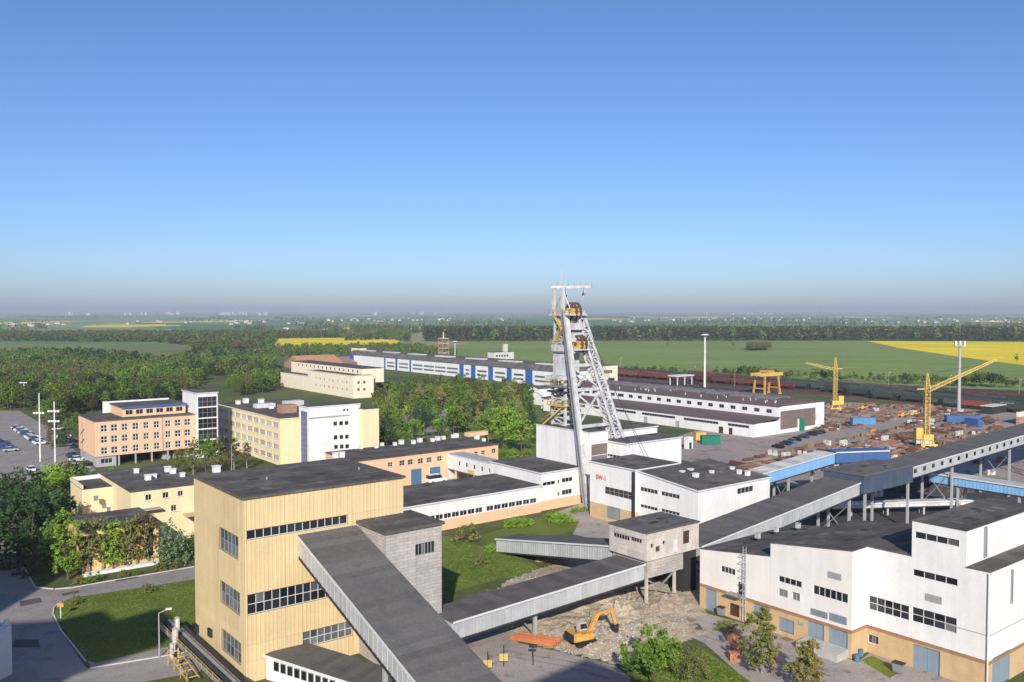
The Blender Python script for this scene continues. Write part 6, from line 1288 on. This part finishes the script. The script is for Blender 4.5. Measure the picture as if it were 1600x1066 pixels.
# railway wagons
def wagon_proto(m_, kind):
    b = bpy.data.objects.new('freight_wagon', None); COL.objects.link(b)
    m = MB(); m.box(-1.35, 1.35, -6.3, 6.3, 1.2, 1.5); m.build('underframe', DARK, b)
    if kind == 'open':
        m = MB(); m.box(-1.45, 1.45, -6.4, 6.4, 1.51, 1.65); m.box(-1.45, -1.35, -6.4, 6.4, 1.65, 3.5); m.box(1.35, 1.45, -6.4, 6.4, 1.65, 3.5); m.box(-1.35, 1.35, -6.4, -6.3, 1.65, 3.5); m.box(-1.35, 1.35, 6.3, 6.4, 1.65, 3.5)
        for k in range(9): m.box(-1.55, -1.451, -6.3 + k * 1.55, -6.15 + k * 1.55, 1.55, 3.5)
        m.build('body', m_, b); m = MB(); m.box(-1.3, 1.3, -6.2, 6.2, 1.66, 2.9); m.build('load', DARK, b)
    else:
        m = MB(); m.hexa([(-1.1, -4.6, 1.51), (1.1, -4.6, 1.51), (1.1, 4.6, 1.51), (-1.1, 4.6, 1.51)], [(-1.5, -6.2, 3.3), (1.5, -6.2, 3.3), (1.5, 6.2, 3.3), (-1.5, 6.2, 3.3)]); m.box(-1.5, 1.5, -6.2, 6.2, 3.301, 3.9); m.build('body', m_, b)
    for y in (-4.6, 4.6):
        m = MB(); m.box(-1.1, 1.1, y - 1.2, y + 1.2, .5, 1.15)
        for q in (-.9, .9):
            for x in (-.8, .8): m.cyl((x - .07, y + q, .48), (x + .07, y + q, .48), .46, n=10)
        m.build('bogie', DARK, b)
    return b
wp = {'r': wagon_proto(WAGR, 'open'), 'g': wagon_proto(WAGG, 'open'), 'h': wagon_proto(WAGG, 'hopper'), 'p': wagon_proto(WAGR, 'hopper')}; wused = set()
A0 = site(985, 589.5)
for tr, (off, s0, s1, mix_) in enumerate(((0, -3, 4, 'r'), (0, 11, 22, 'gh'), (-7, 12, 24, 'ghr'), (-14, 14, 25, 'rg'), (6, -4, 8, 'rrp'), (6, 9, 21, 'ghh'), (12, -2, 15, 'ggh'), (19, -4, 14, 'hgp'), (26, 2, 19, 'gh'), (33, 0, 16, 'rrp'))):
    RL = MB(); c0 = A0 + U * off
    for x in (-.75, .75):
        a = c0 + U * x + V * 60; e = c0 + U * x - V * 330; RL.beam((a.x, a.y, .09), (e.x, e.y, .09), .08, .15)
    tag(RL.build('rail_track', RUST), 'pair of rusty rails of the sidings', kind='structure')
    for i in range(s0, s1):
        if rg.random() < .1: continue
        k = rg.choice(mix_); P = c0 - V * (i * 14.2 + tr * 3); src = wp[k]; o = src if k not in wused else copy_tree(src); wused.add(k)
        o.location = (P.x, P.y, .165); o.rotation_euler = (0, 0, GR); o.name = 'freight_wagon'
        tag(o, {'r': 'red-brown open freight wagon on the sidings', 'g': 'dark green open freight wagon on the sidings', 'h': 'dark hopper wagon on the sidings', 'p': 'red-brown hopper wagon on the sidings'}[k], 'wagon', {'r': 'red-brown open wagons', 'g': 'dark open wagons', 'h': 'dark hopper wagons', 'p': 'red-brown hopper wagons'}[k])
# containers and clutter of the storage yard
def container(px, py, L_, m_, label, rz=GR):
    b = empty('container', site(px, py), label, 'container', rz); m = MB(); m.box(-L_ / 2, L_ / 2, -1.22, 1.22, .15, 2.7)
    for k in range(int(L_ / .45)): x = -L_ / 2 + .2 + k * .45; m.box(x, x + .2, -1.27, -1.221, .3, 2.6)
    m.build('body', m_, b); m = MB(); m.box(-L_ / 2 - .04, L_ / 2 + .04, -1.3, 1.3, 2.701, 2.8); m.build('top_frame', m_, b)
    for x in (-L_ / 2 - .06, L_ / 2 + .003): m = MB(); m.box(x, x + .055, -1.15, 1.15, .25, 2.6); m.build('door', m_, b)
container(1348, 664, 9, mat('light_blue_paint', (.10, .24, .45), rough=.6, var=.15), 'light blue shipping container in the storage yard', rz=.1); container(1503, 660, 12, BLUEM, 'dark blue shipping container near the right mast', rz=-.1); container(1521, 666, 6, BLUEM, 'short dark blue container touching the long one', rz=-1.2)
container(1110, 694, 6, mat('green_paint', (.01, .17, .11), rough=.5), 'green container behind the machine hall', rz=.05); container(1093, 688, 3.5, YSTEEL, 'small yellow cabin behind the machine hall', rz=.2)
def clutter(kind):
    b = bpy.data.objects.new(kind, None); COL.objects.link(b)
    if kind == 'beam_stack':
        for j in range(3):
            for i in range(5 - j): m = MB(); y = (i - 2) * .5 + j * .25; m.box(-4, 4, y, y + .42, .1 + j * .45, .16 + j * .45); m.box(-4, 4, y + .18, y + .24, .16 + j * .45, .44 + j * .45); m.box(-4, 4, y, y + .42, .44 + j * .45, .5 + j * .45); m.build('beam', RUST, b)
    elif kind == 'pipe_stack':
        for j in range(3):
            for i in range(5 - j): m = MB(); y = (i - 2) * .62 + j * .31; m.cyl((-3.5, y, .3 + j * .54), (3.5, y, .3 + j * .54), .3, n=8); m.build('pipe', RUSTL, b)
    elif kind == 'timber_stack':
        for j in range(4): m = MB(); m.box(-2, 2, -1, 1, .1 + j * .4, .42 + j * .4); m.build('layer', TIMB, b)
    elif kind == 'steel_bin':
        m = MB(); m.box(-1.6, 1.6, -1, 1, .1, .2); m.box(-1.6, -1.5, -1, 1, .2, 1.5); m.box(1.5, 1.6, -1, 1, .2, 1.5); m.box(-1.5, 1.5, -1, -.9, .2, 1.5); m.box(-1.5, 1.5, .9, 1, .2, 1.5); m.build('shell', RUST, b); m = MB(); m.box(-1.45, 1.45, -.88, .88, .21, 1.1); m.build('scrap', RUSTL, b)
    elif kind == 'cable_drum':
        for x in (-.6, .5): m = MB(); m.cyl((x, 0, 1.1), (x + .1, 0, 1.1), 1.1, n=16); m.build('flange', TIMB, b)
        m = MB(); m.cyl((-.5, 0, 1.1), (.5, 0, 1.1), .75, n=14); m.build('core', DARK, b)
    elif kind == 'mining_machine':
        m = MB(); m.box(-2.6, 2.2, -1.1, 1.1, .5, 1.5); m.box(-.6, 1.0, -1, 1, 1.5, 2.3); m.build('body', ORST, b)
        for x in (-1.6, 1.5):
            for y in (-1.1, 1.1): m = MB(); m.cyl((x, y - .25, .6), (x, y + .25, .6), .6, n=12); m.build('wheel', TYRE, b)
        m = MB(); m.beam((2.2, 0, 1.2), (4.4, 0, 2.0), .5); m.build('boom', ORST, b)
    elif kind == 'crate_pile':
        for i in range(3):
            for j in range(2 - (i == 1)): m = MB(); m.box(i * 1.3 - 2, i * 1.3 - .8, -.6, .6, .02 + j * 1.1, 1.08 + j * 1.1); m.build('crate', PALE, b)
    elif kind == 'roof_prop_pile':
        for i in range(14): m = MB(); y = (i % 7 - 3) * .34; z_ = .2 + .3 * (i // 7); m.cyl((-1.6 + .1 * (i % 3), y, z_), (1.6 + .1 * (i % 3), y, z_), .15, n=6); m.build('prop', RUST, b)
    return b
cl_l = {'beam_stack': ('stack of rusty steel beams in the storage yard', 'beams'), 'pipe_stack': ('pyramid of pale rusty pipes in the storage yard', 'pipes'), 'timber_stack': ('layered stack of old timber in the storage yard', 'timber'), 'steel_bin': ('open rusty bin of scrap in the storage yard', 'bin'), 'cable_drum': ('wooden cable drum standing in the storage yard', 'cable drum'), 'mining_machine': ('low orange mining machine parked in the storage yard', 'machine'), 'crate_pile': ('pale crates piled in the storage yard', 'crates'), 'roof_prop_pile': ('pile of rusty roof props in the storage yard', 'props')}
cp = {k: clutter(k) for k in cl_l}; cu = set(); spots = []
yardp = [(1130, 735), (1180, 712), (1260, 690), (1290, 640), (1330, 632), (1470, 636), (1560, 655), (1570, 672), (1520, 690), (1450, 706), (1390, 722), (1330, 738), (1240, 742), (1200, 748)]
def put(k, P, rz):
    o = cp[k] if k not in cu else copy_tree(cp[k]); cu.add(k); o.location = (P.x, P.y, .02); o.rotation_euler = (0, 0, rz); o.scale = [rg.uniform(.45, .85)] * 3; o.name = k; tag(o, cl_l[k][0], cl_l[k][1], cl_l[k][0].split(' in the')[0])
tries = 0
while len(spots) < 230 and tries < 9000:
    tries += 1; px, py = rg.uniform(1120, 1570), rg.uniform(628, 748)
    if not in_poly(px, py, yardp): continue
    road = 716 - (px - 1150) * .20
    if math.sin((py + px * .2) * .33) > .55 and py > 655: continue
    if abs(py - road) < 6.5 and px < 1420: continue
    if (abs(px - 1447) < 22 and 690 < py < 703) or (1325 < px < 1372 and 655 < py < 668) or (1480 < px < 1535 and 652 < py < 672) or (1295 < px < 1313 and py < 645): continue
    P = site(px, py)
    if any((P.x - q[0]) ** 2 + (P.y - q[1]) ** 2 < 20 for q in spots): continue
    spots.append((P.x, P.y)); put(rg.choice(['beam_stack', 'beam_stack', 'pipe_stack', 'timber_stack', 'steel_bin', 'roof_prop_pile', 'crate_pile', 'roof_prop_pile', 'cable_drum', 'pipe_stack', 'beam_stack']), P, GR + rg.choice([0, 0, 1.57]) + rg.uniform(-.15, .15))
for px, py, r in ((1322, 712, .1), (1340, 708, .3), (1408, 652, .2), (1424, 650, -.2), (1365, 676, .8), (1346, 640, .2)): put('mining_machine', site(px, py), r)
for px, py, k, r in ((1230, 838, 'crate_pile', .4), (1500, 765, 'steel_bin', .3), (1520, 757, 'timber_stack', .6), (1490, 758, 'cable_drum', .6), (1548, 742, 'crate_pile', .2), (1562, 722, 'steel_bin', .9), (1530, 722, 'beam_stack', .9), (1350, 778, 'timber_stack', .1), (1372, 776, 'crate_pile', .3)):
    o = copy_tree(cp[k]); P = site(px, py); o.location = (P.x, P.y, .02); o.rotation_euler = (0, 0, r); o.name = k; tag(o, cl_l[k][0].replace('in the storage yard', 'below the raised galleries'), cl_l[k][1], cl_l[k][1] + ' below the galleries')
mb = MB(); rq = random.Random(31)
for k in range(5000):
    px, py = rq.uniform(1120, 1570), rq.uniform(628, 750)
    if math.sin((py + px * .2) * .33) > .45 - .9 * (py < 655): continue
    if not in_poly(px, py, yardp) or (abs(py - (716 - (px - 1150) * .20)) < 5 and px < 1420): continue
    P = site(px, py); a = GR + rq.choice([0, 1.57]) + rq.uniform(-.3, .3); l, w, h_ = rq.uniform(.3, 2.2), rq.uniform(.1, .5), rq.uniform(.08, .7); c, sn = math.cos(a), math.sin(a)
    bs = [(P.x + c * i * l - sn * j * w, P.y + sn * i * l + c * j * w) for i, j in ((-1, -1), (1, -1), (1, 1), (-1, 1))]
    mb.hexa([(x, y, .01) for x, y in bs], [(x, y, h_) for x, y in bs], rq.choice([0, 0, 0, 1, 1, 2, 2, 3, 4, 4]))
tag(mb.build('scrap', [RUST, RUSTL, DARK, PALE, TIMB]), 'small rusty scrap and steel parts strewn over the storage yard', 'scrap', kind='stuff')
# ---------------------------------------------------------------- far villages and town
hs = {}
def far_house(P, w, d, h, roofm, label, grp, name='house', flat=False, cat='house'):
    if (w, d, h, flat, roofm.name) not in hs:
        m = MB(); m.box(-w / 2, w / 2, -d / 2, d / 2, 0, h)
        wo = m.build('wall', PALE); wm = wo.data; bpy.data.objects.remove(wo); m = MB()
        if flat: m.box(-w / 2 - .3, w / 2 + .3, -d / 2 - .3, d / 2 + .3, h + .01, h + .8)
        else: m.add([(-w / 2 - .5, -d / 2 - .5, h), (w / 2 + .5, -d / 2 - .5, h), (w / 2 + .5, d / 2 + .5, h), (-w / 2 - .5, d / 2 + .5, h), (-w / 2 - .5, 0, h + d * .42), (w / 2 + .5, 0, h + d * .42)], [(0, 1, 5, 4), (2, 3, 4, 5), (0, 4, 3), (1, 2, 5)])
        ro = m.build('roof', roofm); rm = ro.data; bpy.data.objects.remove(ro); hs[(w, d, h, flat, roofm.name)] = (wm, rm)
    wm, rm = hs[(w, d, h, flat, roofm.name)]; b = empty(name, P, label, cat, random.uniform(0, 3.1), grp); link(bpy.data.objects.new('wall', wm), b); link(bpy.data.objects.new('roof', rm), b)
rg = random.Random(77)
for cx, cy, sx, sy, n in ((40, 509, 45, 2.2, 14), (85, 507, 20, 1, 5), (300, 505, 120, 2.5, 12), (430, 505, 70, 2, 10), (560, 501, 80, 3, 10), (640, 499, 70, 3, 16), (1040, 500, 60, 3, 14), (1180, 499, 90, 3, 22), (1380, 502, 70, 3, 10), (1455, 504, 12, 1, 4), (1530, 500, 70, 3, 14), (980, 503, 30, 2, 6), (740, 500, 50, 3, 8), (500, 517, 60, 2, 5)):
    for k in range(n):
        px, py = cx + rg.uniform(-sx, sx), cy + rg.uniform(-sy, sy); far_house(site(px, py), rg.choice([9, 11, 15]), 8, rg.choice([3.5, 5]), rg.choice([CLAY, CLAY, PALE, BITU]), 'tiny far house in a hazy village', 'houses of the far villages')
for cx, sx, n in ((268, 12, 6), (345, 18, 9), (385, 35, 16), (215, 25, 6), (130, 30, 6), (640, 60, 6), (1160, 60, 8)):
    for k in range(n):
        d = rg.uniform(8500, 11000); px = cx + rg.uniform(-sx, sx); far_house(Vector(((px - 800) / F * d, d, 0)), rg.choice([18, 26, 45]), 14, rg.choice([14, 22, 32]), PALE, 'pale apartment block of the far hazy town', 'blocks of the far town', 'apartment_block', True, 'building')
# ---------------------------------------------------------------- haze
S = 52000
me = bpy.data.meshes.new('haze'); mb = MB(); mb.box(-S, S, -S, S, -1.2, 66); me.from_pydata(mb.v, [], mb.f); ho = link(bpy.data.objects.new('haze', me)); tag(ho, 'pale even haze over the plain', 'haze', kind='stuff')
hm = bpy.data.materials.new('haze_air'); hm.use_nodes = True; N = hm.node_tree.nodes
for nn in list(N):
    if nn.type == 'BSDF_PRINCIPLED': N.remove(nn)
pv = N.new('ShaderNodeVolumePrincipled'); pv.inputs['Color'].default_value = (.66, .72, .82, 1); pv.inputs['Density'].default_value = 1.3e-4; pv.inputs['Anisotropy'].default_value = 0.0
hm.node_tree.links.new(pv.outputs[0], N['Material Output'].inputs['Volume']); me.materials.append(hm)
for o in cars + [vanp]:
    if 'label' not in o:
        for ch in list(o.children): bpy.data.objects.remove(ch)
        bpy.data.objects.remove(o)
def small(kind, px, py, label):
    b = empty(kind, site(px, py), label, 'barrel' if kind == 'barrel' else 'bin' if kind == 'waste_bin' else 'pallet', rz=random.uniform(0, 3)); b.location.z = .03
    if kind == 'barrel':
        m = MB(); m.cyl((0, 0, 0), (0, 0, .9), .3, n=12); m.build('drum', BLUEG, b)
        for z_ in (.3, .6): m = MB(); m.cyl((0, 0, z_ - .02), (0, 0, z_ + .02), .32, n=12); m.build('hoop', STEELG, b)
    elif kind == 'waste_bin':
        m = MB(); m.hexa([(-.5, -.4, .15), (.5, -.4, .15), (.5, .4, .15), (-.5, .4, .15)], [(-.65, -.5, 1.2), (.65, -.5, 1.2), (.65, .5, 1.2), (-.65, .5, 1.2)]); m.build('tub', STEELG, b); m = MB(); m.box(-.68, .68, -.53, .53, 1.205, 1.27); m.build('lid', DARK, b)
    else:
        for k in range(5): m = MB(); m.box(-.6, .6, -.5 + k * .22, -.36 + k * .22, .12, .15); m.build('slat', TIMB, b)
        for y in (-.45, 0, .38): m = MB(); m.box(-.6, .6, y, y + .1, 0, .115); m.build('bearer', TIMB, b)
small('barrel', 1345, 1026, 'blue drum beside the jog of the processing building'); small('barrel', 1339, 1034, 'blue drum standing away from the plinth'); small('waste_bin', 1128, 962, 'grey waste bin by the brown door'); small('pallet', 1230, 1000, 'wooden pallet lying before the grey gate'); small('pallet', 1080, 970, 'wooden pallet near the transfer house leg'); small('waste_bin', 1404, 1052, 'grey waste bin beside the large grey gate')
